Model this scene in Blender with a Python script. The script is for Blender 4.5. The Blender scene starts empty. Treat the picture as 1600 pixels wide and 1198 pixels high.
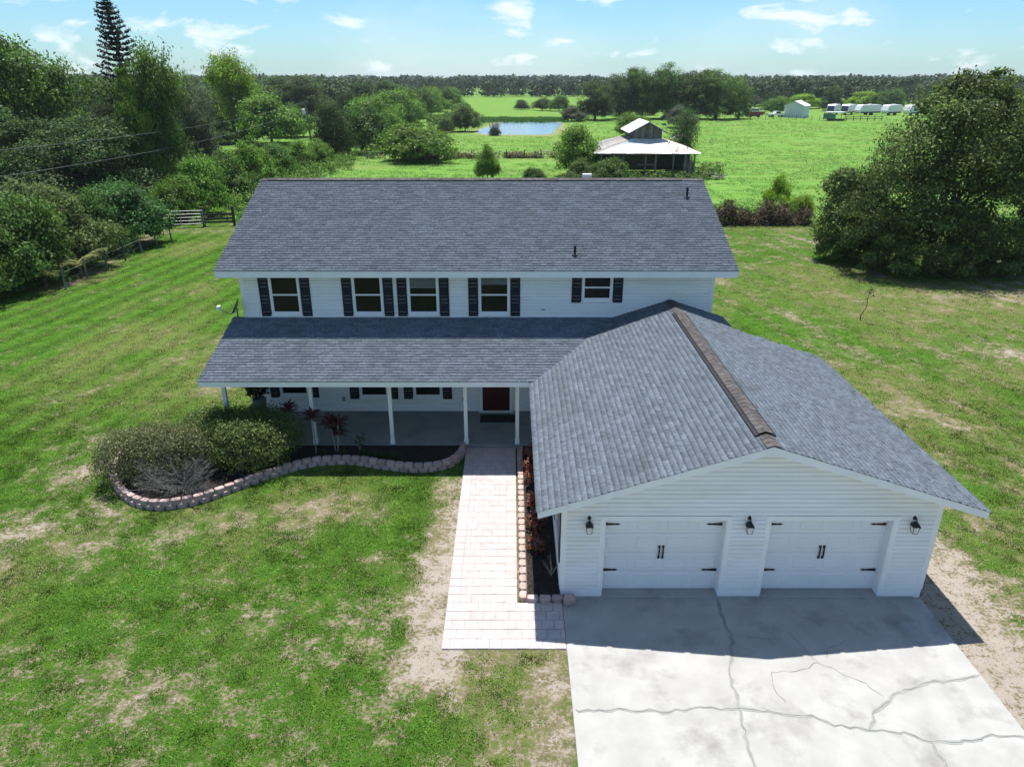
import bpy, math, random
import numpy as np
from mathutils import Vector, Matrix

R = math.radians
scene = bpy.context.scene
col = scene.collection

# ---------------------------------------------------------------- camera, sky, sun, exposure
cam_data = bpy.data.cameras.new("camera")
cam = bpy.data.objects.new("camera", cam_data)
col.objects.link(cam)
cam.location = (0, 0, 11.2)
cam.rotation_euler = (R(90 - 22.886), 0, 0)
cam_data.sensor_fit = 'HORIZONTAL'
cam_data.sensor_width = 36
cam_data.lens = 25.425
cam_data.clip_start = 0.5
cam_data.clip_end = 9000
scene.camera = cam

SUN_EL = 72.0
world = bpy.data.worlds.new("World")
scene.world = world
world.use_nodes = True
nt = world.node_tree
nt.nodes.clear()
def N(t, kind, **kw):
    n = t.nodes.new(kind)
    for k, v in kw.items():
        setattr(n, k, v)
    return n
wo = N(nt, 'ShaderNodeOutputWorld')
bg = N(nt, 'ShaderNodeBackground')
bg.inputs['Strength'].default_value = 0.080
sky = N(nt, 'ShaderNodeTexSky', sky_type='NISHITA')
sky.sun_disc = False
sky.sun_elevation = R(SUN_EL)
sky.sun_rotation = 0.0
sky.altitude = 0
sky.air_density = 1.0
sky.dust_density = 0.4
sky.ozone_density = 2.0
# scattered fair-weather clouds, the same all round the sky
tc = N(nt, 'ShaderNodeTexCoord')
mp = N(nt, 'ShaderNodeMapping')
mp.inputs['Scale'].default_value = (1.0, 1.0, 2.5)
mp.inputs['Location'].default_value = (0.62, 0.31, 0.2)
n1 = N(nt, 'ShaderNodeTexNoise')
n1.inputs['Scale'].default_value = 10.0
n1.inputs['Detail'].default_value = 9
n1.inputs['Roughness'].default_value = 0.56
n1.inputs['Distortion'].default_value = 0.3
r1 = N(nt, 'ShaderNodeValToRGB')
r1.color_ramp.elements[0].position = 0.55
r1.color_ramp.elements[1].position = 0.65
n2 = N(nt, 'ShaderNodeTexNoise')
n2.inputs['Scale'].default_value = 2.4
n2.inputs['Detail'].default_value = 6
r2 = N(nt, 'ShaderNodeValToRGB')
r2.color_ramp.elements[0].position = 0.52
r2.color_ramp.elements[1].position = 0.75
r2.color_ramp.elements[1].color = (0.4, 0.4, 0.4, 1)
mx = N(nt, 'ShaderNodeMath', operation='MAXIMUM')
mul = N(nt, 'ShaderNodeMath', operation='MULTIPLY')
mul.inputs[1].default_value = 0.85
cm = N(nt, 'ShaderNodeMixRGB')
cm.inputs['Color2'].default_value = (7.6, 8.2, 8.5, 1)
tint = N(nt, 'ShaderNodeMixRGB', blend_type='MULTIPLY')
tint.inputs['Fac'].default_value = 1.0
tint.inputs['Color2'].default_value = (0.60, 0.88, 1.10, 1)
L = nt.links.new
L(tc.outputs['Generated'], mp.inputs['Vector'])
L(mp.outputs[0], n1.inputs['Vector'])
L(mp.outputs[0], n2.inputs['Vector'])
L(n1.outputs['Fac'], r1.inputs[0])
L(n2.outputs['Fac'], r2.inputs[0])
L(r1.outputs[0], mx.inputs[0])
L(r2.outputs[0], mx.inputs[1])
L(mx.outputs[0], mul.inputs[0])
L(mul.outputs[0], cm.inputs['Fac'])
L(sky.outputs[0], tint.inputs['Color1'])
L(tint.outputs[0], cm.inputs['Color1'])
L(cm.outputs[0], bg.inputs['Color'])
L(bg.outputs[0], wo.inputs[0])

sun_data = bpy.data.lights.new("sun", 'SUN')
sun_data.energy = 5.0
sun_data.angle = R(0.53)
sun_data.color = (1.0, 0.96, 0.90)
sun = bpy.data.objects.new("sun", sun_data)
col.objects.link(sun)
sun.location = (0, 60, 120)
sun.rotation_euler = (-R(90 - SUN_EL), 0, 0)

scene.view_settings.view_transform = 'Standard'
scene.view_settings.look = 'None'
scene.view_settings.gamma = 1.0
scene.view_settings.use_curve_mapping = False
scene.view_settings.exposure = 0.76

rnd = random.Random(11)

# ---------------------------------------------------------------- materials
def new_mat(name):
    m = bpy.data.materials.new(name)
    m.use_nodes = True
    t = m.node_tree
    return m, t, t.nodes['Principled BSDF'], t.links.new

def mat(name, c1, c2=None, scale=3.0, rough=0.7, bump=0.0, bscale=None, spec=0.3, metal=0.0,
        island=0.0, stretch=(1, 1, 1), detail=6, lo=0.35, hi=0.65, c3=None, c3scale=0.6, objrand=0.0):
    """two-tone noise colour, optional third tone for stains, bump, per-piece brightness"""
    m, t, p, L = new_mat(name)
    p.inputs['Roughness'].default_value = rough
    p.inputs['Specular IOR Level'].default_value = spec
    p.inputs['Metallic'].default_value = metal
    tc = N(t, 'ShaderNodeTexCoord')
    geo = N(t, 'ShaderNodeNewGeometry')
    mp = N(t, 'ShaderNodeMapping')
    mp.inputs['Scale'].default_value = stretch
    L(geo.outputs['Position'], mp.inputs['Vector'])
    nz = N(t, 'ShaderNodeTexNoise')
    nz.inputs['Scale'].default_value = scale
    nz.inputs['Detail'].default_value = detail
    L(mp.outputs[0], nz.inputs['Vector'])
    rp = N(t, 'ShaderNodeValToRGB')
    rp.color_ramp.elements[0].position = lo
    rp.color_ramp.elements[1].position = hi
    rp.color_ramp.elements[0].color = (*c1, 1)
    rp.color_ramp.elements[1].color = (*(c2 or c1), 1)
    L(nz.outputs['Fac'], rp.inputs[0])
    out = rp.outputs[0]
    if c3:
        n3 = N(t, 'ShaderNodeTexNoise')
        n3.inputs['Scale'].default_value = c3scale
        n3.inputs['Detail'].default_value = 8
        n3.inputs['Roughness'].default_value = 0.65
        L(mp.outputs[0], n3.inputs['Vector'])
        r3 = N(t, 'ShaderNodeValToRGB')
        r3.color_ramp.elements[0].position = 0.52
        r3.color_ramp.elements[1].position = 0.72
        L(n3.outputs['Fac'], r3.inputs[0])
        mm = N(t, 'ShaderNodeMixRGB')
        mm.inputs['Color2'].default_value = (*c3, 1)
        L(r3.outputs[0], mm.inputs['Fac'])
        L(out, mm.inputs['Color1'])
        out = mm.outputs[0]
    if island or objrand:
        oi = N(t, 'ShaderNodeObjectInfo')
        ad = N(t, 'ShaderNodeMath', operation='ADD')
        fr = N(t, 'ShaderNodeMath', operation='FRACT')
        L(geo.outputs['Random Per Island'], ad.inputs[0])
        L(oi.outputs['Random'], ad.inputs[1])
        L(ad.outputs[0], fr.inputs[0])
        mr = N(t, 'ShaderNodeMapRange')
        v = island or objrand
        mr.inputs['To Min'].default_value = 1 - v
        mr.inputs['To Max'].default_value = 1 + v
        L(fr.outputs[0], mr.inputs['Value'])
        hs = N(t, 'ShaderNodeHueSaturation')
        L(mr.outputs[0], hs.inputs['Value'])
        L(out, hs.inputs['Color'])
        out = hs.outputs[0]
    L(out, p.inputs['Base Color'])
    if bump:
        bn = N(t, 'ShaderNodeTexNoise')
        bn.inputs['Scale'].default_value = bscale or scale * 6
        bn.inputs['Detail'].default_value = 5
        L(mp.outputs[0], bn.inputs['Vector'])
        bp = N(t, 'ShaderNodeBump')
        bp.inputs['Strength'].default_value = bump
        bp.inputs['Distance'].default_value = 0.02
        L(bn.outputs['Fac'], bp.inputs['Height'])
        L(bp.outputs[0], p.inputs['Normal'])
    return m

def leaf_mat(name, translucent=0.45, rough=0.55, spec=0.22, var=0.45, color=None):
    m, t, p, L = new_mat(name)
    geo = N(t, 'ShaderNodeNewGeometry')
    oi = N(t, 'ShaderNodeObjectInfo')
    if color is None:
        base = oi.outputs['Color']
    else:
        c = N(t, 'ShaderNodeRGB')
        c.outputs[0].default_value = (*color, 1)
        base = c.outputs[0]
    mr0 = N(t, 'ShaderNodeMapRange')
    mr0.inputs['To Min'].default_value = 1 - var
    mr0.inputs['To Max'].default_value = 1 + var
    L(geo.outputs['Random Per Island'], mr0.inputs['Value'])
    at = N(t, 'ShaderNodeAttribute'); at.attribute_name = 'sprig'      # each sprig of leaves has its own tone
    mr = N(t, 'ShaderNodeMath', operation='MULTIPLY_ADD')
    L(at.outputs['Fac'], mr.inputs[0]); L(mr0.outputs[0], mr.inputs[1]); L(mr0.outputs[0], mr.inputs[2])
    sc = N(t, 'ShaderNodeMath', operation='MULTIPLY')
    sc.inputs[1].default_value = 7.31
    fr = N(t, 'ShaderNodeMath', operation='FRACT')
    L(geo.outputs['Random Per Island'], sc.inputs[0])
    L(sc.outputs[0], fr.inputs[0])
    hr = N(t, 'ShaderNodeMapRange')
    hr.inputs['To Min'].default_value = 0.482
    hr.inputs['To Max'].default_value = 0.53
    L(fr.outputs[0], hr.inputs['Value'])
    hs = N(t, 'ShaderNodeHueSaturation')
    L(mr.outputs[0], hs.inputs['Value'])
    L(hr.outputs[0], hs.inputs['Hue'])
    L(base, hs.inputs['Color'])
    L(hs.outputs[0], p.inputs['Base Color'])
    p.inputs['Roughness'].default_value = rough
    p.inputs['Specular IOR Level'].default_value = spec
    if translucent:
        tr = N(t, 'ShaderNodeBsdfTranslucent')
        L(hs.outputs[0], tr.inputs['Color'])
        ms = N(t, 'ShaderNodeMixShader')
        ms.inputs[0].default_value = translucent
        L(p.outputs[0], ms.inputs[1])
        L(tr.outputs[0], ms.inputs[2])
        L(ms.outputs[0], t.nodes['Material Output'].inputs['Surface'])
    return m

M = {}
M['siding'] = mat('white_vinyl_siding', (.82, .83, .83), (.77, .785, .79), 1.6, .5, .05, 30, stretch=(.5, .5, 3), c3=(.72, .70, .63), c3scale=.7)
M['trim'] = mat('white_trim_paint', (.83, .84, .84), (.78, .79, .80), 2.5, .5, .04, 40)
M['shingle'] = mat('asphalt_shingle', (.088, .105, .128), (.142, .166, .195), 14, .92, .2, 130, spec=.1, island=.17, c3=(.098, .112, .128), c3scale=.5)
M['cap'] = mat('ridge_cap_shingle', (.062, .058, .057), (.105, .098, .095), 8, .92, .5, 120, spec=.15, island=.2)
M['deck'] = mat('roof_underlay', (.055, .06, .07), (.08, .085, .095), 6, .95)
M['black'] = mat('black_metal', (.012, .012, .013), (.02, .02, .022), 8, .45, .1)
M['shutter'] = mat('navy_black_shutter', (.012, .014, .02), (.018, .02, .027), 5, .5)
M['glass'] = mat('dark_window_glass', (.008, .009, .009), (.014, .014, .013), .8, .06, spec=.22)
M['door_red'] = mat('dark_red_door', (.035, .003, .004), (.05, .005, .006), 4, .45)
M['garage_door'] = mat('white_garage_door', (.78, .79, .80), (.74, .76, .77), 1.5, .45, .03, 50)
M['concrete'] = mat('driveway_concrete', (.30, .295, .28), (.355, .35, .335), 1.6, .9, .25, 45, c3=(.195, .19, .18), c3scale=.75)
M['porch_floor'] = mat('porch_floor_paint', (.20, .225, .235), (.26, .285, .295), 1.2, .7, .1, 40, c3=(.30, .31, .30), c3scale=.9)
M['crack'] = mat('crack_filler', (.225, .232, .222), (.285, .288, .275), 5, .9, .2, 60)
M['crack_line'] = mat('crack_gap', (.13, .13, .125), (.21, .21, .20), 9, .95)
M['paver'] = mat('pink_paver', (.385, .335, .325), (.445, .395, .385), 5, .88, .3, 70, objrand=.06, c3=(.46, .42, .41), c3scale=1.1)
M['block'] = mat('garden_block', (.33, .235, .215), (.45, .345, .32), 7, .92, .6, 40, objrand=.16)
M['sand_joint'] = mat('joint_sand', (.30, .26, .25), (.38, .34, .33), 12, .95)
M['mulch'] = mat('dark_mulch', (.012, .010, .009), (.04, .034, .03), 22, .95, .9, 60)
M['leaf'] = leaf_mat('leaf_by_object_colour')
M['leaf_glossy'] = leaf_mat('glossy_leaf_by_object_colour', .36, .5, .18)
M['leaf_far'] = leaf_mat('far_leaf_by_object_colour', .2, .7, .2, .4)
M['grass'] = leaf_mat('grass_by_object_colour', .35, .9, .0, .45)
M['bark'] = mat('bark', (.06, .05, .04), (.13, .11, .09), 6, .95, .8, 20, stretch=(3, 3, .6))
M['twig'] = mat('grey_twig', (.20, .185, .165), (.34, .32, .29), 9, .9)
M['brush'] = mat('dry_brown_brush', (.040, .030, .018), (.135, .105, .065), 5, .95, island=.4)
M['wood'] = mat('weathered_wood', (.10, .092, .085), (.20, .19, .175), 5, .9, .4, 30, stretch=(2, 2, .4), objrand=.3)
M['wood_dark'] = mat('dark_fence_wood', (.025, .021, .018), (.06, .052, .045), 5, .9, .4, 30)
M['tin'] = mat('weathered_tin', (.55, .56, .56), (.68, .69, .69), 2, .5, .1, 20, metal=.25, c3=(.56, .54, .52), c3scale=.8, objrand=.06)
M['tin_old'] = mat('old_grey_tin', (.18, .165, .155), (.32, .30, .285), 2.5, .7, .2, 20, objrand=.25)
M['rust'] = mat('rust', (.30, .06, .035), (.38, .12, .08), 6, .9)
M['galv'] = mat('galvanised_steel', (.27, .28, .28), (.38, .39, .39), 5, .45, metal=.6)
M['white'] = mat('white_metal_panel', (.74, .75, .76), (.66, .68, .69), .6, .5)
M['shed_wall'] = mat('pale_shed_wall', (.52, .56, .60), (.58, .62, .66), .5, .55)
M['navy'] = mat('navy_panel', (.02, .03, .06), (.03, .04, .075), 2, .35)
M['tyre'] = mat('tyre_rubber', (.015, .015, .015), (.025, .025, .025), 6, .9)
M['green_tarp'] = mat('green_tarp', (.05, .16, .14), (.07, .2, .17), 2, .8)
M['maroon'] = mat('maroon_paint', (.17, .03, .028), (.22, .05, .045), 3, .5)
M['dish'] = mat('grey_dish', (.09, .10, .11), (.13, .14, .15), 6, .5)
M['planter'] = mat('grey_planter', (.17, .18, .19), (.22, .23, .24), 5, .8)
M['mat'] = mat('door_mat', (.018, .018, .018), (.03, .029, .028), 20, .95, .5, 90)
M['brass'] = mat('meter_box', (.25, .23, .20), (.32, .30, .27), 6, .6)
M['sand_pile'] = mat('pale_sand_heap', (.50, .45, .36), (.62, .56, .47), 2, .95, .4, 8)

def clear_glass():
    m, t, p, L = new_mat('lantern_glass')
    p.inputs['Base Color'].default_value = (.9, .92, .93, 1)
    p.inputs['Roughness'].default_value = .05
    p.inputs['Alpha'].default_value = .35
    return m
M['lamp_glass'] = clear_glass()

def water_mat():
    m, t, p, L = new_mat('pond_water')
    p.inputs['Base Color'].default_value = (.16, .24, .30, 1)
    p.inputs['Roughness'].default_value = .12
    p.inputs['Specular IOR Level'].default_value = .8
    geo = N(t, 'ShaderNodeNewGeometry')
    mp = N(t, 'ShaderNodeMapping')
    mp.inputs['Scale'].default_value = (.5, 1.6, 1)
    nz = N(t, 'ShaderNodeTexNoise')
    nz.inputs['Scale'].default_value = 1.4
    nz.inputs['Detail'].default_value = 5
    bp = N(t, 'ShaderNodeBump')
    bp.inputs['Strength'].default_value = .35
    bp.inputs['Distance'].default_value = .08
    L(geo.outputs['Position'], mp.inputs[0])
    L(mp.outputs[0], nz.inputs['Vector'])
    L(nz.outputs['Fac'], bp.inputs['Height'])
    L(bp.outputs[0], p.inputs['Normal'])
    return m
M['water'] = water_mat()
M['bank'] = mat('dry_grass_bank', (.20, .175, .085), (.16, .20, .06), .35, .95, .4, 3)

# ---------------------------------------------------------------- mesh helpers
class MB:
    """collects simple shapes into one mesh"""
    def __init__(s):
        s.v = []; s.f = []
    def add(s, vs, fs):
        o = len(s.v)
        s.v.extend(vs)
        s.f.extend([tuple(i + o for i in f) for f in fs])
        return s
    def box(s, x0, x1, y0, y1, z0, z1, c=0.0):
        """box; c bevels the four upright and top edges a little"""
        if c:
            a = [(x0+c, y0), (x1-c, y0), (x1, y0+c), (x1, y1-c), (x1-c, y1), (x0+c, y1), (x0, y1-c), (x0, y0+c)]
            b = [(x0+2*c, y0+c), (x1-2*c, y0+c), (x1-c, y0+2*c), (x1-c, y1-2*c), (x1-2*c, y1-c), (x0+2*c, y1-c), (x0+c, y1-2*c), (x0+c, y0+2*c)]
            vs = [(x, y, z0) for x, y in a] + [(x, y, z1-c) for x, y in a] + [(x, y, z1) for x, y in b]
            fs = [tuple(range(7, -1, -1)), tuple(range(16, 24))]
            for k in range(8):
                j = (k+1) % 8
                fs += [(k, j, 8+j, 8+k), (8+k, 8+j, 16+j, 16+k)]
            return s.add(vs, fs)
        return s.add([(x0,y0,z0),(x1,y0,z0),(x1,y1,z0),(x0,y1,z0),(x0,y0,z1),(x1,y0,z1),(x1,y1,z1),(x0,y1,z1)],
                     [(3,2,1,0),(4,5,6,7),(0,1,5,4),(1,2,6,5),(2,3,7,6),(3,0,4,7)])
    def prism(s, poly, d):
        """poly: list of 3D points, extruded by vector d"""
        n = len(poly)
        vs = [tuple(p) for p in poly] + [tuple(p[i]+d[i] for i in range(3)) for p in poly]
        fs = [tuple(range(n-1, -1, -1)), tuple(range(n, 2*n))]
        fs += [(k, (k+1) % n, n+(k+1) % n, n+k) for k in range(n)]
        return s.add(vs, fs)
    def tube(s, pts, r0, r1=None, n=7, cap=True):
        r1 = r0 if r1 is None else r1
        pts = [Vector(p) for p in pts]
        o = len(s.v); m = len(pts)
        ref = Vector((.31, .95, .1))
        for i, p in enumerate(pts):
            d = (pts[min(i+1, m-1)] - pts[max(i-1, 0)])
            d.normalize()
            a = d.cross(ref)
            if a.length < .05: a = d.cross(Vector((1, 0, 0)))
            a.normalize(); b = d.cross(a)
            r = r0 + (r1-r0)*i/max(m-1, 1)
            for k in range(n):
                t = 2*math.pi*k/n
                s.v.append(tuple(p + a*(r*math.cos(t)) + b*(r*math.sin(t))))
        for i in range(m-1):
            for k in range(n):
                j = (k+1) % n
                s.f.append((o+i*n+k, o+i*n+j, o+(i+1)*n+j, o+(i+1)*n+k))
        if cap:
            s.f.append(tuple(o+k for k in range(n-1, -1, -1)))
            s.f.append(tuple(o+(m-1)*n+k for k in range(n)))
        return s
    def lathe(s, prof, n=16, c=(0, 0, 0)):
        o = len(s.v); m = len(prof)
        for r, z in prof:
            for k in range(n):
                t = 2*math.pi*k/n
                s.v.append((c[0]+r*math.cos(t), c[1]+r*math.sin(t), c[2]+z))
        for i in range(m-1):
            for k in range(n):
                j = (k+1) % n
                s.f.append((o+i*n+k, o+i*n+j, o+(i+1)*n+j, o+(i+1)*n+k))
        s.f.append(tuple(o+k for k in range(n-1, -1, -1)))
        s.f.append(tuple(o+(m-1)*n+k for k in range(n)))
        return s
    def mesh(s, name, m):
        me = bpy.data.meshes.new(name)
        me.from_pydata(s.v, [], s.f)
        if m: me.materials.append(M[m] if isinstance(m, str) else m)
        me.update()
        return me
    def build(s, name, m, parent=None, loc=(0, 0, 0), smooth=False):
        me = s.mesh(name, m)
        if smooth:
            for p in me.polygons: p.use_smooth = True
        return link(name, me, parent, loc)

def link(name, data, parent=None, loc=(0, 0, 0)):
    o = bpy.data.objects.new(name, data)
    col.objects.link(o)
    o.location = loc
    if parent: o.parent = parent
    return o

def tag(o, label=None, cat=None, group=None, kind=None):
    if label: o['label'] = label
    if cat: o['category'] = cat
    if group: o['group'] = group
    if kind: o['kind'] = kind
    return o

def empty(name, loc, label=None, cat=None, group=None, rz=0):
    o = link(name, None, None, loc)
    o.rotation_euler.z = rz
    o.empty_display_size = .3
    return tag(o, label, cat, group)

LAST = {}
def np_mesh(name, V, F, m=None, smooth=False):
    """mesh from arrays; F is (n,3) or (n,4)"""
    me = bpy.data.meshes.new(name)
    V = np.ascontiguousarray(V, dtype=np.float32)
    F = np.ascontiguousarray(F, dtype=np.int32)
    n, k = F.shape
    me.vertices.add(len(V)); me.vertices.foreach_set('co', V.ravel())
    me.loops.add(n*k); me.loops.foreach_set('vertex_index', F.ravel())
    me.polygons.add(n)
    me.polygons.foreach_set('loop_start', np.arange(0, n*k, k, dtype=np.int32))
    if smooth: me.polygons.foreach_set('use_smooth', np.ones(n, dtype=bool))
    me.update(calc_edges=True)
    tn = LAST.pop('sprig', None)
    if tn is not None and len(tn) == len(V):
        me.attributes.new('sprig', 'FLOAT', 'POINT').data.foreach_set('value', tn.astype(np.float32))
    if m: me.materials.append(M[m] if isinstance(m, str) else m)
    return me

# value noise for laying out the ground
def vnoise(x, y, seed):
    xi = np.floor(x).astype(np.int64); yi = np.floor(y).astype(np.int64)
    fx = x - xi; fy = y - yi
    fx = fx*fx*(3-2*fx); fy = fy*fy*(3-2*fy)
    def h(a, b):
        v = (a*374761393 + b*668265263 + seed*1442695041) & 0xffffffff
        v = ((v ^ (v >> 13)) * 1274126177) & 0xffffffff
        return ((v ^ (v >> 16)) & 0xffff) / 65535.0
    return (h(xi, yi)*(1-fx)+h(xi+1, yi)*fx)*(1-fy) + (h(xi, yi+1)*(1-fx)+h(xi+1, yi+1)*fx)*fy
def fbm(x, y, seed, octv=4, rough=.55):
    t = np.zeros_like(x); a = 1.0; s = 0.0
    for i in range(octv):
        t += a*vnoise(x*2**i + 17.3*i, y*2**i - 9.1*i, seed+i)
        s += a; a *= rough
    return t/s
def sstep(a, b, x):
    t = np.clip((x-a)/(b-a), 0, 1)
    return t*t*(3-2*t)
def spot(x, y, cx, cy, rx, ry, ang=0):
    c, s = math.cos(ang), math.sin(ang)
    dx = x-cx; dy = y-cy
    u = (dx*c+dy*s)/rx; v = (-dx*s+dy*c)/ry
    return np.exp(-(u*u+v*v))

# ---------------------------------------------------------------- ground
POND = [(-7.6, 166), (-6.0, 163.5), (-2, 162.5), (3, 162), (7.2, 162.2), (9.2, 168), (10.6, 180), (12.5, 195), (13.6, 206), (12, 211), (6, 214), (0, 213), (-3.5, 207), (-6, 190), (-7.9, 177)]
def lawn_edge(x):      # where the mown yard stops and the pasture begins
    return 61.0 + 1.5*np.sin(x*.21) + np.where(x < -26, 60.0, 0)
def cover_fn(x, y):
    """0 = bare sand, 1 = lush grass"""
    f1 = fbm(x/2.4, y/2.4, 3, 5, .65); f2 = fbm(x/.75+40, y/.75, 21, 3, .75)
    c = .655 + .50*(f1-.5) + .80*(f2-.5)
    # near lawn is patchier than the side lawn
    c -= .10*sstep(20, 13, y)
    c += .16*sstep(-11, -16, x)*sstep(14, 24, y)
    # bands left by the mower on the left and right lawns
    s = (x - .14*y)
    c += .05*np.sin(s*4.6 + 2.5*fbm(x/6, y/12, 9, 2))*sstep(-9, -14, x)*sstep(18, 24, y)
    s2 = (x + .22*y)
    c += .08*np.sin(s2*3.6 + 3*fbm(x/5, y/9, 5, 2))*sstep(10, 13, x)
    # worn strips
    wob = .55*(fbm(x/.8, y/.8, 31, 3)-.5)
    c -= .52*sstep(-2.65+wob, -1.75+wob, x)*(x < -1.0)*sstep(10.4, 12, y)*sstep(21, 17.5, y)
    c -= 0.34*spot(x, y, -1.4, 11.3, 1.6, .55)
    c -= 0.37*spot(x, y, .9, 10.3, .45, 2.2)
    c -= .62*sstep(12.6+2*wob, 10.2+2*wob, x)*(x > 9)*sstep(18, 14.2, y)
    c -= .18*sstep(13, 10, x)*(x > 9)*sstep(23, 15, y)
    c -= 0.37*spot(x, y, -13.6, 20.0, 1.1, 2.4, .25)
    c -= 0.34*spot(x, y, -12.6, 16.6, 2.2, .9, .3)
    c -= 0.31*spot(x, y, -7.2, 16.9, 2.6, .5, .35)
    c -= 0.22*spot(x, y, -4.2, 17.2, 1.1, .45)
    c -= 0.28*spot(x, y, -16.9, 25.2, 2.6, .8, 1.0)
    c -= 0.26*spot(x, y, -14.8, 29.3, 2.2, .7, 1.1)
    c -= 0.25*spot(x, y, -13.0, 34.0, .7, 2.4, -.2)
    c -= 0.22*spot(x, y, -11.5, 26.3, .8, 1.3)
    c -= 0.18*spot(x, y, 13.5, 25.5, 3.2, .7, -.8)
    c -= 0.14*spot(x, y, 15.8, 22.6, 3.0, .6, -.8)
    c -= 0.12*spot(x, y, 13.2, 20.0, 2.0, .5, -.8)
    c -= 0.10*spot(x, y, 17.0, 19.0, 2.4, .6, -.8)
    c -= 0.37*spot(x, y, 22.0, 53.4, 2.2, 1.4)
    c -= 0.31*spot(x, y, 11.5, 42.5, 1.8, 1.1)
    c -= 0.34*spot(x, y, 29.0, 39.5, 7.0, 2.6)
    c -= 0.56*spot(x, y, 35.0, 45.8, 5.0, 1.8)
    c -= 0.28*spot(x, y, 22.0, 30.0, 1.2, 1.2)
    c -= .5*np.exp(-((x+26.6+.12*(y-45))/1.0)**2)*sstep(38, 42, y)*sstep(60, 55, y)
    c -= 0.31*spot(x, y, -25, 58, 2.5, 1.6)
    c += .42*spot(x, y, -4.6, 15.6, .9, 1.0) + .3*spot(x, y, -3.0, 17.6, 1.0, 1.6) + .3*spot(x, y, -10.3, 13.2, 1.8, 1.0, .4)
    pas = sstep(0, 2.5, y - lawn_edge(x))
    c = c*(1-pas) + (.92 + .25*(f1-.5))*pas
    return np.clip(c, 0, 1.15)
def stripe_fn(x, y):
    """light and dark passes of the mower"""
    a = np.sin((x-.14*y)*4.6 + 2.5*fbm(x/6, y/12, 9, 2))*sstep(-8, -13, x)*sstep(17, 24, y)
    b = np.sin((x+.22*y)*3.6 + 3*fbm(x/5, y/9, 5, 2))*sstep(9.5, 12, x)
    return (a+.6*b)*(y < 62)
def dry_fn(x, y):
    d = fbm(x/4.5+11, y/4.5, 51, 4)
    v = sstep(.42, .72, d)
    v += .7*spot(x, y, 14.5, 24, 4.5, 2.4, -.8) + .6*spot(x, y, 28, 38.5, 8, 3) + .4*spot(x, y, 12.5, 41, 4, 4)
    v += .35*spot(x, y, -16, 27, 3, 1.6, 1.0)
    pas = sstep(0, 2.5, y - lawn_edge(x))
    v = v*(1-.75*pas)
    v += .8*spot(x, y, 3, 187, 14, 32) + .5*spot(x, y, 3, 112, 9, 2.2)
    return np.clip(v, 0, 1)

def axis(lo, hi, step, far, g):
    a = list(np.arange(lo, hi+1e-6, step))
    s = step; p = hi
    while p < far:
        s *= g; p += s; a.append(p)
    return a
xs = axis(0, 33, .2, 2600, 1.075); xs = np.array([-v for v in xs[:0:-1]] + xs)
ys = np.array([-400, -150, -60, -20, -5, 0, 3, 5.5] + axis(7, 62, .2, 2600, 1.06))
GX, GY = np.meshgrid(xs, ys)
nx, ny = len(xs), len(ys)
gx, gy = GX.ravel(), GY.ravel()
far_t = sstep(60, 110, gy)
house_keep = sstep(0, 3, np.maximum(np.maximum(-14.5-gx, gx-11.5), np.maximum(5-gy, gy-36)))
gz = ((fbm(gx/1.3, gy/1.3, 71, 3)-.5)*.07 + (fbm(gx/9, gy/9, 75, 3)-.5)*.18*far_t)*house_keep*sstep(900, 300, gy)
gz -= .004
def in_pond(x, y, grow=0.0):
    px = np.array([p[0] for p in POND]); py = np.array([p[1] for p in POND])
    cx, cy = px.mean(), py.mean()
    px = cx + (px-cx)*(1+grow); py = cy + (py-cy)*(1+grow)
    inside = np.zeros(x.shape, bool); j = len(px)-1
    for i in range(len(px)):
        cond = ((py[i] > y) != (py[j] > y)) & (x < (px[j]-px[i])*(y-py[i])/(py[j]-py[i]+1e-9)+px[i])
        inside ^= cond; j = i
    return inside
gz *= 1-spot(gx, gy, 3, 188, 22, 40)
idx = np.arange(nx*ny).reshape(ny, nx)
GF = np.stack([idx[:-1, :-1].ravel(), idx[:-1, 1:].ravel(), idx[1:, 1:].ravel(), idx[1:, :-1].ravel()], 1)
gme = np_mesh('ground', np.stack([gx, gy, gz], 1), GF, None, True)
for nm, arr in (('cover', cover_fn(gx, gy)), ('dry', dry_fn(gx, gy)), ('stripe', stripe_fn(gx, gy)), ('field', sstep(0, 2.5, gy - lawn_edge(gx)))):
    at = gme.attributes.new(nm, 'FLOAT', 'POINT')
    at.data.foreach_set('value', arr.astype(np.float32))

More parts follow.
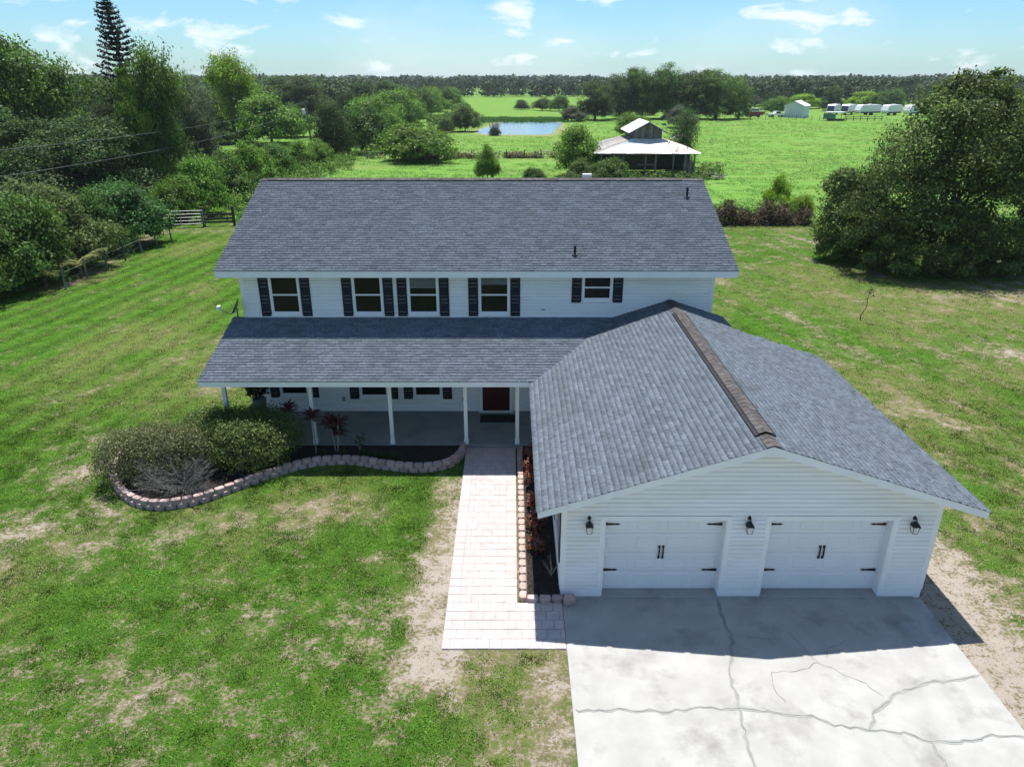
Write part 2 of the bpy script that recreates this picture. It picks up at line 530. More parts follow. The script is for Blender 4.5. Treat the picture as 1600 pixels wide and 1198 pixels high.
def ground_mat():
    m, t, p, L = new_mat('lawn_and_pasture')
    p.inputs['Roughness'].default_value = .95
    p.inputs['Specular IOR Level'].default_value = 0
    geo = N(t, 'ShaderNodeNewGeometry')
    def attr(n):
        a = N(t, 'ShaderNodeAttribute'); a.attribute_name = n; return a.outputs['Fac']
    def noise(s, d=5, r=.6, stretch=None):
        z = N(t, 'ShaderNodeTexNoise')
        z.inputs['Scale'].default_value = s; z.inputs['Detail'].default_value = d; z.inputs['Roughness'].default_value = r
        if stretch:
            mp = N(t, 'ShaderNodeMapping'); mp.inputs['Scale'].default_value = stretch
            L(geo.outputs['Position'], mp.inputs[0]); L(mp.outputs[0], z.inputs['Vector'])
        else:
            L(geo.outputs['Position'], z.inputs['Vector'])
        return z.outputs['Fac']
    def math_(op, a, b):
        n = N(t, 'ShaderNodeMath', operation=op)
        for i, q in enumerate((a, b)):
            if isinstance(q, (int, float)): n.inputs[i].default_value = q
            else: L(q, n.inputs[i])
        return n.outputs[0]
    def ramp(f, stops):
        r = N(t, 'ShaderNodeValToRGB')
        e = r.color_ramp.elements
        while len(e) < len(stops): e.new(.5)
        for i, (pos, c) in enumerate(stops):
            e[i].position = pos; e[i].color = (*c, 1) if isinstance(c, tuple) else (c, c, c, 1)
        L(f, r.inputs[0]); return r.outputs[0]
    def mix(f, a, b):
        n = N(t, 'ShaderNodeMixRGB')
        L(f, n.inputs['Fac']); L(a, n.inputs['Color1']); L(b, n.inputs['Color2']); return n.outputs[0]
    nf = noise(12, 8, .74); nm = noise(2.2, 6, .6); nb = noise(.35, 5, .6)
    e = math_('ADD', attr('cover'), math_('ADD', math_('MULTIPLY', math_('SUBTRACT', nf, .5), 2.7), math_('MULTIPLY', math_('SUBTRACT', noise(3.4, 4, .6), .5), 1.3)))
    sand = ramp(nf, [(.3, (.24, .205, .165)), (.7, (.42, .38, .33))])
    thatch = ramp(nm, [(.3, (.125, .105, .060)), (.7, (.235, .20, .13))])
    grass = ramp(nm, [(.25, (.026, .070, .009)), (.5, (.048, .112, .014)), (.8, (.084, .142, .020))])
    hv = N(t, 'ShaderNodeHueSaturation')
    L(grass, hv.inputs['Color'])
    L(math_('ADD', math_('MULTIPLY', attr('stripe'), .22), 1.0), hv.inputs['Value'])
    grass = hv.outputs[0]
    drygr = ramp(nf, [(.3, (.115, .108, .040)), (.7, (.21, .18, .085))])
    g2 = mix(math_('MULTIPLY', attr('dry'), ramp(nf, [(.38, 0.0), (.62, .85)])), grass, drygr)
    st = noise(.9, 7, .65, (.35, 1.3, 1))
    field = ramp(st, [(.28, (.055, .130, .022)), (.5, (.115, .235, .045)), (.74, (.185, .31, .085))])
    field = mix(math_('MULTIPLY', attr('dry'), ramp(nb, [(.4, .15), (.6, .8)])), field, ramp(nf, [(.3, (.17, .17, .06)), (.7, (.30, .25, .12))]))
    c = mix(ramp(e, [(.02, 0.0), (.22, 1.0)]), sand, thatch)
    c = mix(ramp(e, [(.30, 0.0), (.56, 1.0)]), c, g2)
    pb = noise(.12, 6, .7, (.5, 1.5, 1))
    field = mix(ramp(pb, [(.46, 0.0), (.66, .75)]), field, ramp(nf, [(.3, (.095, .135, .034)), (.7, (.19, .215, .075))]))
    c = mix(attr('field'), c, field)
    L(c, p.inputs['Base Color'])
    bp = N(t, 'ShaderNodeBump'); bp.inputs['Strength'].default_value = .9; bp.inputs['Distance'].default_value = .06
    L(nf, bp.inputs['Height'])
    L(bp.outputs[0], p.inputs['Normal'])
    return m
gme.materials.append(ground_mat())
ground = tag(link('ground', gme), kind='structure')

# pond water, a sheet just above its bed
pm = MB(); k = len(POND)
pm.add([(x, y, .07) for x, y in POND], [tuple(range(k))])
tag(pm.build('pond_water', 'water'), kind='structure')
bk = MB(); rr = random.Random(77); ring = []
for i in range(k):
    a, b = POND[i], POND[(i+1) % k]
    for s in range(4): ring.append((a[0]+(b[0]-a[0])*s/4, a[1]+(b[1]-a[1])*s/4))
pcx = sum(p[0] for p in POND)/k; pcy = sum(p[1] for p in POND)/k
vs = []
for x, y in ring:
    d = math.hypot(x-pcx, y-pcy)
    for f, z in ((-.35, .045), (rr.uniform(.2, .5), .14), (rr.uniform(.7, 1.9), .01)):
        q = 1+f*(1.0 if abs(x-pcx) > 8 else 1.9)/d
        vs.append((pcx+(x-pcx)*q, pcy+(y-pcy)*q, z))
n_ = len(ring)
bk.add(vs, [(3*i+j, 3*i+j+1, 3*((i+1) % n_)+j+1, 3*((i+1) % n_)+j) for i in range(n_) for j in range(2)])
tag(bk.build('pond_bank', 'bank', smooth=True), kind='structure')

# ---------------------------------------------------------------- driveway
dr = MB().box(1.17, 9.53, 2.0, 13.60, -.06, .02).build('driveway', 'concrete')
tag(dr, kind='structure')
def crack(pts, w, seed, gap=True):
    """a filled crack: an uneven pale band and the dark line inside it"""
    rr = random.Random(seed)
    P = []
    for a, b in zip(pts[:-1], pts[1:]):
        n = max(2, int(math.dist(a, b)/.12))
        P += [(a[0]+(b[0]-a[0])*i/n, a[1]+(b[1]-a[1])*i/n) for i in range(n)]
    P.append(pts[-1])
    P = [(x+rr.uniform(-.035, .035), y+rr.uniform(-.035, .035)) for x, y in P]
    for name, ww, z, mm in (('crack_filler', w*1.2, .0232+.0006*seed, 'crack'), ('crack_line', .008, .0290+.0006*seed, 'crack_line')):
        if name == 'crack_filler' and w < .03: continue
        vs = []; fs = []
        for i, (x, y) in enumerate(P):
            q = P[min(i+1, len(P)-1)]; o = P[max(i-1, 0)]
            dx, dy = q[0]-o[0], q[1]-o[1]; l = math.hypot(dx, dy) or 1
            h = ww*.5*rr.uniform(.55, 1.35)
            if i in (0, len(P)-1): h *= .3
            vs += [(x-dy/l*h, y+dx/l*h, z), (x+dy/l*h, y-dx/l*h, z)]
        fs = [(2*i, 2*i+1, 2*i+3, 2*i+2) for i in range(len(P)-1)]
        MB().add(vs, fs).build(name, mm, dr)
crack([(4.78, 13.6), (4.73, 12.84), (4.77, 12.33), (4.61, 11.68), (4.42, 11.35), (4.4, 10.73), (4.36, 10.3), (4.33, 9.89), (4.28, 9.5), (4.29, 9.1), (4.22, 8.2), (4.3, 7.0)], .07, 1)
crack([(1.19, 10.35), (2.16, 10.37), (3.01, 10.33), (3.59, 10.41), (4.39, 10.38), (5.04, 10.3), (5.69, 10.22), (6.06, 10.01), (6.78, 9.9), (7.3, 9.83), (7.69, 9.63), (8.3, 9.66), (8.87, 9.79), (9.5, 9.73)], .06, 2)
crack([(6.67, 9.9), (7.0, 10.37), (7.69, 10.84), (8.52, 11.07), (9.5, 11.21)], .06, 3)
crack([(7.33, 10.7), (6.99, 11.11), (6.34, 11.59), (5.95, 11.39), (5.26, 11.31), (5.21, 10.88), (5.34, 10.51)], .02, 4)
crack([(4.77, 12.33), (5.65, 12.3)], .02, 5)
crack([(6.34, 11.6), (6.26, 11.89), (6.14, 12.24), (5.99, 12.56)], .02, 6)
crack([(6.6, 11.75), (6.66, 11.93), (7.29, 12.24)], .02, 7)
crack([(7.7, 9.62), (7.66, 9.14), (7.75, 8.0)], .05, 8)

# ---------------------------------------------------------------- paved walk, pavers laid one by one
walk = MB().box(-1.50, .12, 11.98, 21.06, -.05, .014).box(.12, 1.165, 11.98, 13.44, -.05, .013).build('walkway', 'sand_joint')
tag(walk, kind='structure')
pav_cache = {}
def paver(x0, x1, y0, y1):
    w, d = round(x1-x0, 3), round(y1-y0, 3)
    if (w, d) not in pav_cache:
        pav_cache[(w, d)] = MB().box(-w/2+.004, w/2-.004, -d/2+.004, d/2-.004, -.05, 0, .005).mesh('paver', 'paver')
    o = link('paver', pav_cache[(w, d)], walk, ((x0+x1)/2, (y0+y1)/2, .031+rnd.uniform(-.003, .003)))
    o.rotation_euler = (rnd.uniform(-.006, .006), rnd.uniform(-.006, .006), rnd.uniform(-.006, .006))
PD = .2925
for r in range(31):
    y1 = 21.05-PD*r; y0 = y1-PD
    if r < 26:
        paver(-1.5, -1.22, y0, y1)
        cuts = [-1.22, -.94, -.655, -.37, -.16] if r % 2 else [-1.22, -1.08, -.80, -.515, -.16]
        for a, b in zip(cuts[:-1], cuts[1:]): paver(a, b, y0, y1)
        paver(-.16, .12, y0, y1)
    else:
        x = -1.5; first = .28 if r % 2 else .16
        xs_ = [x, x+first]
        while xs_[-1] < 1.16-.1: xs_.append(min(xs_[-1]+.285, 1.16))
        if xs_[-1]-xs_[-2] < .1: xs_.pop(-2)
        for a, b in zip(xs_[:-1], xs_[1:]): paver(a, b, y0, y1)

# ---------------------------------------------------------------- garden beds and block edging
WALLPTS = [(-1.55, 21.0), (-1.62, 20.45), (-1.95, 19.85), (-2.5, 19.58), (-3.2, 19.55), (-4.0, 19.72), (-4.8, 19.98), (-5.6, 20.02), (-6.4, 19.82), (-7.1, 19.35), (-7.75, 18.82), (-8.6, 18.0), (-9.2, 17.62), (-9.9, 17.42), (-10.6, 17.58), (-11.2, 18.0), (-11.75, 18.6), (-12.25, 19.4), (-12.5, 20.3), (-12.4, 21.2)]
def resample(pts, step, off=0.0):
    # smooth polyline (Catmull-Rom), then equal arc steps
    P = []
    for i in range(len(pts)-1):
        p0, p1, p2, p3 = [Vector((*pts[max(0, min(len(pts)-1, i+k))], 0)) for k in (-1, 0, 1, 2)]
        for s in range(12):
            t = s/12
            P.append(.5*((2*p1)+(p2-p0)*t+(2*p0-5*p1+4*p2-p3)*t*t+(3*p1-p0-3*p2+p3)*t**3))
    P.append(Vector((*pts[-1], 0)))
    out = []; acc = -off
    for a, b in zip(P[:-1], P[1:]):
        l = (b-a).length
        while acc+l >= step*len(out) and len(out)*step >= acc:
            t = (step*len(out)-acc)/l
            out.append((a+(b-a)*t, (b-a).normalized()))
        acc += l
    return out
bed = MB()
poly = [(p[0].x, p[0].y, .10) for p in resample(WALLPTS, .35)]
poly += [(-12.0, 22.0, .10), (-10.2, 22.2, .10), (-9.62, 21.08, .10), (-1.55, 21.08, .10)]
bed.prism([(x, y, -.02) for x, y, z in poly], (0, 0, .12))
tag(bed.build('garden_bed', 'mulch'), kind='structure')
tag(MB().box(.36, 1.20, 13.52, 21.1, -.03, .08).build('garden_bed', 'mulch'), kind='structure')

def block_mesh(w=.285, d=.17, h=.145):
    # face split in three facets, back narrower: the usual garden block
    top = [(-w*.5, -d*.18), (-w*.3, -d*.5), (w*.3, -d*.5), (w*.5, -d*.18), (w*.42, d*.5), (-w*.42, d*.5)]
    vs = []; n = 6
    for z, s in ((0, 1.0), (h*.86, 1.0), (h, .93)):
        vs += [(x*s, y*s, z) for x, y in top]
    fs = [tuple(range(n-1, -1, -1)), tuple(range(2*n, 3*n))]
    for k in range(2):
        for i in range(n):
            j = (i+1) % n
            fs.append((k*n+i, k*n+j, (k+1)*n+j, (k+1)*n+i))
    return MB().add(vs, fs).mesh('block', 'block')
blk = block_mesh()
gw = empty('garden_wall', (-6.4, 19.8, 0), 'two course curving wall of pink scalloped blocks round the front flower bed', 'garden wall')
def put_block(root, x, y, z, ang, s=1.0):
    o = link('block', blk, root, (x-root.location.x, y-root.location.y, z))
    o.rotation_euler = (rnd.uniform(-.02, .02), rnd.uniform(-.02, .02), ang+rnd.uniform(-.05, .05))
    o.scale = (s, s, rnd.uniform(.96, 1.04))
for course in range(2):
    for p, d in resample(WALLPTS, .30, .15*course):
        ang = math.atan2(d.y, d.x)+math.pi      # face looks out to the lawn
        nrm = Vector((d.y, -d.x, 0))
        q = p + nrm*(.03*course)
        put_block(gw, q.x, q.y, -.02+.142*course, ang)
ge = empty('garden_edging', (.27, 17.3, 0), 'single row of pink blocks edging the narrow bed along the garage', 'garden edging')
y = 13.62; i = 0
while y < 21.0:
    put_block(ge, .255, y, -.01, -math.pi/2, .98); y += .30
for k in range(3): put_block(ge, .48+.29*k, 13.52, -.01, 0, .98)
lb = MB(); lb.lathe([(.10, 0), (.17, .04), (.18, .15), (.16, .22), (.09, .26)], 9)
o = lb.build('edging_stone', 'block', None, (1.33, 13.42, .015)); o.rotation_euler.z = .4
o.scale = (.85, .72, .95)
tag(o, 'loose rounded reddish block at the corner of the garage and driveway', 'stone')

# ---------------------------------------------------------------- the house
HX0, HX1, HY, HB, RY = -9.11, 6.77, 23.69, 34.1, 28.9
GX0, GX1, GY0, GXR = 1.14, 9.52, 13.70, 5.35
house = empty('house', (0, 24, 0), 'two storey white house with grey shingle roofs, front porch and attached garage', 'house')
HO = Vector((0, 24, 0))
def hpart(mb, name, m, smooth=False):
    return mb.build(name, m, house, -HO, smooth)
def hsub(mb, name, m, parent, smooth=False):
    return mb.build(name, m, parent, (0, 0, 0), smooth)   # part sits at the same offset as its parent

def k_main(y): return 5.43+(y-23.14)*(7.58-5.43)/(RY-23.14)
def k_porch(y): return 2.76+(y-20.2)*.2607
def k_gar(x): return 4.28-abs(x-GXR)*.3264

EXP = .112
def siding(wall, plane, at, z0, z1, span, holes, face=-1, name='siding_board'):
    """lap boards on a wall; plane 'y' runs along x, plane 'x' runs along y; span(z) -> (lo, hi)"""
    z = z0
    while z < z1-.02:
        zt = min(z+EXP, z1)
        lo, hi = span((z+zt)/2)
        segs = [(lo, hi)]
        for a, b, c, d in holes:
            if zt > c+.01 and z < d-.01:
                ns = []
                for s, e in segs:
                    if b <= s or a >= e: ns.append((s, e)); continue
                    if a > s: ns.append((s, a))
                    if b < e: ns.append((b, e))
                segs = ns
        for s, e in segs:
            if e-s < .03: continue
            b0, b1 = at+face*.040, at+face*.004
            if plane == 'y':
                q = lambda u, w, h_: (u, w, h_)
            else:
                q = lambda u, w, h_: (w, u, h_)
            zk = z+(zt-z)*.70; bk_ = at+face*.036       # flat face, then the sloping lap at the top
            vs = [q(s, b0, z), q(e, b0, z), q(e, bk_, zk), q(s, bk_, zk), q(e, b1, zt), q(s, b1, zt), q(s, at, z), q(e, at, z), q(e, at, zt), q(s, at, zt)]
            hsub(MB().add(vs, [(0, 1, 2, 3), (3, 2, 4, 5), (0, 6, 7, 1), (0, 3, 5, 9, 6), (1, 7, 8, 4, 2), (5, 4, 8, 9)]), name, 'siding', wall)
        z = zt

# window table: centre x, width, bottom, top
UPW = [(-7.66, .92, 3.83, 5.17), (-4.87, .92, 3.83, 5.17), (-3.0, .95, 3.83, 5.17), (-.6, .95, 3.83, 5.17), (2.87, .92, 4.31, 5.17)]
LOW = [(-7.75, .92, .80, 2.15), (-4.92, .92, .74, 2.15), (-3.0, .92, .74, 2.15)]
DOOR = (-.57, .97)
D_OPEN = [(2.08, 4.81), (5.78, 8.54)]

# walls: cores with boards hung on them
core = MB()
core.box(HX0, HX1, HY, HB, 0, 5.32)
wall = hpart(core, 'wall', 'siding')
for x in (HX0, HX1-.1):
    hpart(MB().prism([(x, HY, 5.3), (x, HB, 5.3), (x, RY, k_main(RY)-.16)], (.1, 0, 0)), 'gable_wall', 'siding')
holes_up = [(c-w/2-.05, c+w/2+.05, a-.07, b+.05) for c, w, a, b in UPW]
siding(wall, 'y', HY, 3.62, 5.26, lambda z: (HX0+.09, HX1-.09), holes_up)
holes_lo = [(c-w/2-.05, c+w/2+.05, a-.07, b+.05) for c, w, a, b in LOW] + [(DOOR[0]-.62, DOOR[0]+.62, 0, 2.3)]
siding(wall, 'y', HY, .14, 2.62, lambda z: (HX0+.09, GX0), holes_lo)
for x0, x1 in ((HX0-.035, HX0+.09), (HX1-.09, HX1+.035)):
    hsub(MB().box(x0, x1, HY-.04, HY+.09, .12, 5.28), 'corner_board', 'trim', wall)
hsub(MB().box(HX0+.09, 3.6, HY-.045, HY, 3.60, 3.74), 'base_trim', 'trim', wall)
# peeled spots in the siding above the porch roof
for cx, cz, w in ((1.05, 3.94, .16), (1.75, 4.0, .10), (1.9, 3.985, .26)):
    t = MB(); rr = random.Random(int(cx*100)); pts = []
    for i in range(9):
        a = 2*math.pi*i/9
        pts.append((cx+w*.5*math.cos(a)*rr.uniform(.5, 1.1), HY-.032, cz+.035*math.sin(a)*rr.uniform(.3, 1.2)))
    t.prism(pts, (0, -.003, 0))
    hsub(t, 'siding_tear', 'black', wall)

# garage body: front wall with two openings, sides, inside floor
gwall = MB()
ZT = 2.66
for a, b in ((GX0, D_OPEN[0][0]), (D_OPEN[0][1], D_OPEN[1][0]), (D_OPEN[1][1], GX1)):
    gwall.box(a, b, GY0, GY0+.30, .0, 2.13)
gwall.prism([(GX0, GY0, 2.13), (GX1, GY0, 2.13), (GX1, GY0, k_gar(GX1)-.1), (GXR, GY0, k_gar(GXR)-.1), (GX0, GY0, k_gar(GX0)-.1)], (0, .30, 0))
gwall.box(GX0, GX0+.14, GY0+.3, HY, 0, k_gar(GX0)-.1)
gwall.box(GX1-.14, GX1, GY0+.3, 22.0, 0, k_gar(GX1)-.1)
gwall.prism([(GX0+.14, 21.86, 0), (GX1-.14, 21.86, 0), (GX1-.14, 21.86, k_gar(GX1)-.12), (GXR, 21.86, k_gar(GXR)-.12), (GX0+.14, 21.86, k_gar(GX0)-.12)], (0, .14, 0))
gwall = hpart(gwall, 'garage_wall', 'siding')
gh = [(a-.10, b+.10, 0, 2.23) for a, b in D_OPEN]
def gspan(z):
    lim = GXR - (4.28-.13-z)/.3264
    return (max(GX0+.09, lim), min(GX1-.09, 2*GXR-lim))
siding(gwall, 'y', GY0, .24, 4.14, gspan, gh)
GW = (14.15, 15.35, 1.0, 2.2)
siding(gwall, 'x', GX0, .24, 2.78, lambda z: (GY0+.09, 21.5), [(GW[0]-.06, GW[1]+.06, GW[2]-.06, GW[3]+.06)])
siding(gwall, 'x', GX1, .24, 2.78, lambda z: (GY0+.09, 21.95), [], 1)
for x0, x1 in ((GX0-.035, GX0+.09), (GX1-.09, GX1+.035)):
    hsub(MB().box(x0, x1, GY0-.04, GY0+.09, .24, 2.80), 'corner_board', 'trim', gwall)
for a, b in ((GX0-.01, D_OPEN[0][0]), (D_OPEN[0][1], D_OPEN[1][0]), (D_OPEN[1][1], GX1+.01)):
    hsub(MB().box(a, b, GY0-.045, GY0+.31, -.05, .235, .004), 'stem_wall', 'trim', gwall)
hsub(MB().box(GX0+.15, GX1-.15, GY0-.11, 21.8, -.05, .045), 'garage_floor', 'concrete', gwall)

# garage doors
def garage_door(a, b):
    y0 = GY0+.24
    d = hpart(MB().box(a, b, y0, y0+.05, .05, 2.14), 'garage_door', 'garage_door')
    for s in range(4):          # four sections with shadow gaps, four raised panels each
        z0 = .055+s*.52; z1 = z0+.512
        hsub(MB().box(a+.002, b-.002, y0-.018, y0+.001, z0, z1, .003), 'door_section', 'garage_door', d)
        pw = (b-a)/4
        for c in range(4):
            x0 = a+c*pw+.09; x1 = a+(c+1)*pw-.09; za = z0+.09; zb = z1-.09
            p = MB()
            f = y0-.018
            p.add([(x0, f, za), (x1, f, za), (x1, f, zb), (x0, f, zb), (x0+.022, f-.013, za+.022), (x1-.022, f-.013, za+.022), (x1-.022, f-.013, zb-.022), (x0+.022, f-.013, zb-.022),
                   (x0+.05, f-.006, za+.05), (x1-.05, f-.006, za+.05), (x1-.05, f-.006, zb-.05), (x0+.05, f-.006, zb-.05)],
                  [(0, 1, 5, 4), (1, 2, 6, 5), (2, 3, 7, 6), (3, 0, 4, 7), (4, 5, 9, 8), (5, 6, 10, 9), (6, 7, 11, 10), (7, 4, 8, 11), (8, 9, 10, 11)])
            hsub(p, 'panel', 'garage_door', d)
    f = y0-.034
    for z in (.60, 1.86):
        for s, x in ((1, a+.03), (-1, b-.03)):
            prof = [(0, -.032), (.03, -.036), (.26, -.018), (.28, -.03), (.36, 0), (.28, .03), (.26, .018), (.03, .036), (0, .032)]
            pts = [(x+s*u, f, z+w) for u, w in (prof if s > 0 else prof[::-1])]
            hsub(MB().prism(pts, (0, .018, 0)), 'strap_hinge', 'black', d)
    for s in (-1, 1):
        x = (a+b)/2+s*.045
        h = MB()
        h.prism([(x-.012, f-.03, .98), (x+.012, f-.03, .98), (x+.018, f-.03, 1.1), (x+.012, f-.03, 1.22), (x-.012, f-.03, 1.22), (x-.018, f-.03, 1.1)], (0, .018, 0))
        for z in (.955, 1.245): h.prism([(x-.024, f-.012, z-.03), (x+.024, f-.012, z-.03), (x+.024, f-.012, z+.03), (x-.024, f-.012, z+.03)], (0, .03, 0))
        hsub(h, 'handle', 'black', d)
    # jamb trim round the opening
    tr = MB()
    tr.box(a-.10, a, GY0-.042, GY0-.001, .24, 2.23); tr.box(b, b+.10, GY0-.042, GY0-.001, .24, 2.23); tr.box(a, b, GY0-.042, GY0-.001, 2.131, 2.23)
    tr.box(a-.001, a+.018, GY0-.03, GY0+.24, .06, 2.128); tr.box(b-.018, b+.001, GY0-.03, GY0+.24, .06, 2.128); tr.box(a+.018, b-.018, GY0-.03, GY0+.24, 2.112, 2.129)
    hsub(tr, 'door_trim', 'trim', d)
    hsub(MB().box(a+.018, b-.018, y0-.016, y0+.03, .044, .054), 'door_seal', 'black', d)
for a, b in D_OPEN: garage_door(a, b)

# windows with shutters
def louvre(x0, x1, y, z0, z1):
    m = MB()
    m.box(x0, x0+.045, y-.03, y, z0, z1); m.box(x1-.045, x1, y-.03, y, z0, z1)
    for z in (z0, (z0+z1)/2-.03, z1-.06): m.box(x0+.045, x1-.045, y-.03, y, z, z+.06)
    m.box(x0+.045, x1-.045, y-.008, y, z0+.06, z1-.06)
    z = z0+.08
    while z < z1-.09:
        m.add([(x0+.045, y-.026, z), (x1-.045, y-.026, z), (x1-.045, y-.008, z+.03), (x0+.045, y-.008, z+.03)], [(0, 1, 2, 3)])
        z += .04
    return m
def window(cx, w, z0, z1, blind=0.0, sh=.33, proj=.0):
    y = HY
    x0, x1 = cx-w/2, cx+w/2
    f = MB()
    f.box(x0-.05, x0, y-.06, y+.01, z0-.05, z1+.05); f.box(x1, x1+.05, y-.06, y+.01, z0-.05, z1+.05)
    f.box(x0, x1, y-.06, y+.01, z1, z1+.05); f.box(x0, x1, y-.065, y+.01, z0-.06, z0)
    zm = z0+(z1-z0)*.47
    win = hpart(f, 'window', 'trim')
    hsub(MB().box(x0+.001, x1-.001, y-.05, y-.02, zm-.025, zm+.025), 'meeting_rail', 'trim', win)
    e = MB()
    e.box(x0, x0+.035, y-.042, y-.016, z0, z1); e.box(x1-.035, x1, y-.042, y-.016, z0, z1); e.box(x0+.035, x1-.035, y-.042, y-.016, z0, z0+.04)
    hsub(e, 'sash', 'trim', win)
    hsub(MB().box(x0+.03, x1-.03, y-.020, y-.006, z0+.03, zm), 'pane', 'glass', win)
    hsub(MB().box(x0+.03, x1-.03, y-.026, y-.008, zm+.003, z1), 'pane', 'glass', win)
    hsub(MB().box(x0-.08, x1+.08, y-.085, y-.001, z0-.10, z0-.06), 'sill', 'trim', win)
    if blind:
        z = z1-.05
        b = MB()
        while z > z1-blind:
            b.box(x0+.04, x1-.04, y-.031, y-.028, z-.028, z); z -= .04
        b.box(x0+.04, x1-.04, y-.034, y-.027, z-.03, z-.002)
        hsub(b, 'blind', 'shutter' if blind < .2 else 'planter', win)
    for s in (-1, 1):
        a = x0-.07-sh if s < 0 else x1+.07
        hsub(louvre(a, a+sh, y-.031, z0-.12, z1+.06), 'shutter', 'shutter', win)
for i, (c, w, a, b) in enumerate(UPW): window(c, w, a, b, (0, 0, .42, .30, 0)[i])
for c, w, a, b in LOW: window(c, w, a, b)
# side window of the garage with a dark shutter
sw = MB()
sw.box(GX0-.06, GX0, GW[0]-.05, GW[1]+.05, GW[3], GW[3]+.06); sw.box(GX0-.07, GX0, GW[0]-.05, GW[1]+.05, GW[2]-.07, GW[2])
sw.box(GX0-.06, GX0, GW[0]-.05, GW[0], GW[2], GW[3]); sw.box(GX0-.06, GX0, GW[1], GW[1]+.05, GW[2], GW[3])
sw = hpart(sw, 'side_window', 'trim')
hsub(MB().box(GX0-.02, GX0-.004, GW[0], GW[1], GW[2], GW[3]), 'pane', 'glass', sw)
for a in (GW[0]-.05-.33, GW[1]+.05): hsub(MB().box(GX0-.065, GX0-.031, a, a+.33, GW[2]-.1, GW[3]+.08), 'shutter', 'shutter', sw)

# front door
dx, dw = DOOR
fd = MB()
fd.box(dx-dw/2-.10, dx-dw/2, HY-.055, HY+.01, .13, 2.25); fd.box(dx+dw/2, dx+dw/2+.10, HY-.055, HY+.01, .13, 2.25)
fd.box(dx-dw/2, dx+dw/2, HY-.055, HY+.01, 2.17, 2.25); fd.box(dx-dw/2-.12, dx+dw/2+.12, HY-.12, HY-.03, .121, .16)
fd = hpart(fd, 'door_frame', 'trim')
leaf = MB().box(dx-dw/2, dx+dw/2, HY-.02, HY-.002, .16, 2.17)
for r in range(3):
    for c in range(2):
        x = dx-dw/2+.1+c*.41; z = .30+r*.63
        leaf.box(x, x+.34, HY-.028, HY-.0205, z, z+.5)
hsub(leaf, 'door_leaf', 'door_red', fd)
hsub(MB().lathe([(.02, 0), (.03, .02), (.02, .05)], 8, (dx+dw/2-.08, HY-.06, 1.1)), 'door_knob', 'brass', fd)
for x, z in ((-6.02, .62), (-1.72, .62)):
    hpart(MB().box(x-.05, x+.05, HY-.07, HY-.005, z-.08, z+.08, .006), 'outlet_box', 'brass')

# porch floor, posts, ceiling, beam
pf = MB().box(-9.60, GX0, 21.08, HY, -.05, .12, .006)
hpart(pf, 'porch_floor', 'porch_floor')
for x in (-9.2, -6.45, -3.92, -1.50, .17):
    p = hpart(MB().box(x-.058, x+.058, 21.14, 21.256, .12, 2.50), 'porch_post', 'trim')
    hsub(MB().box(x-.075, x+.075, 21.123, 21.273, .12, .26, .004), 'post_base', 'trim', p)
hpart(MB().box(-9.42, GX0-.04, 21.12, 21.275, 2.50, 2.70), 'porch_beam', 'trim')
hpart(MB().box(-9.42, GX0-.04, 21.28, HY-.035, 2.64, 2.68), 'porch_ceiling', 'trim')

# ---------------------------------------------------------------- roofs
def deck(poly, th=.10):
    return MB().prism([(p[0], p[1], p[2]-th) for p in poly], (0, 0, th-.004))
def shingles(O, U, S, ulen, slen, keep=None, seed=0, split=None):
    """courses of tabs on a roof plane: O eave corner, U along the eave, S up the slope (unit vectors).
       returns arrays for the joined field and a list of the tabs picked by split()"""
    U = Vector(U).normalized(); S = Vector(S).normalized(); Nn = U.cross(S)
    if Nn.z < 0: Nn = -Nn
    O = Vector(O); e = .143; w0 = .25
    V = []; F = []; single = []
    rr = random.Random(seed)
    rows = int((slen+.058)/e)
    for r in range(rows+1):
        s0 = r*e-.058
        u = -(r % 2)*w0*.5 - (r % 3)*.05
        while u < ulen:
            a = max(u, 0); b = min(u+w0, ulen)
            u += w0
            if b-a < .04: continue
            c = O+U*((a+b)/2)+S*(s0+.07)
            if keep and not keep(c): continue
            top = min(s0+e+.02, slen)
            if top-s0 < .03: continue
            h = .019+rr.uniform(-.005, .006)
            if split and b-a > w0-.001 and top-s0 > e+.019 and split(c):
                single.append((O+U*((a+b)/2)+S*s0, h)); continue
            o = len(V); g = .003
            for uu, ss, hh in ((a+g, s0, h), (b-g, s0, h), (b-g, top, .002), (a+g, top, .002), (a+g, s0, -.004), (b-g, s0, -.004)):
                V.append(tuple(O+U*uu+S*ss+Nn*hh))
            if U.cross(S).z > 0: F += [(o, o+1, o+2, o+3), (o+4, o+5, o+1, o)]
            else: F += [(o+3, o+2, o+1, o), (o, o+1, o+5, o+4)]
    return V, F, single, (U, S, Nn, w0, e)
def field(roof, V, F, name='shingle_courses'):
    o = link(name, np_mesh(name, np.array(V), np.array(F), 'shingle'), roof)
    return tag(o, kind='stuff')
def unit(v):
    return Vector(v).normalized()

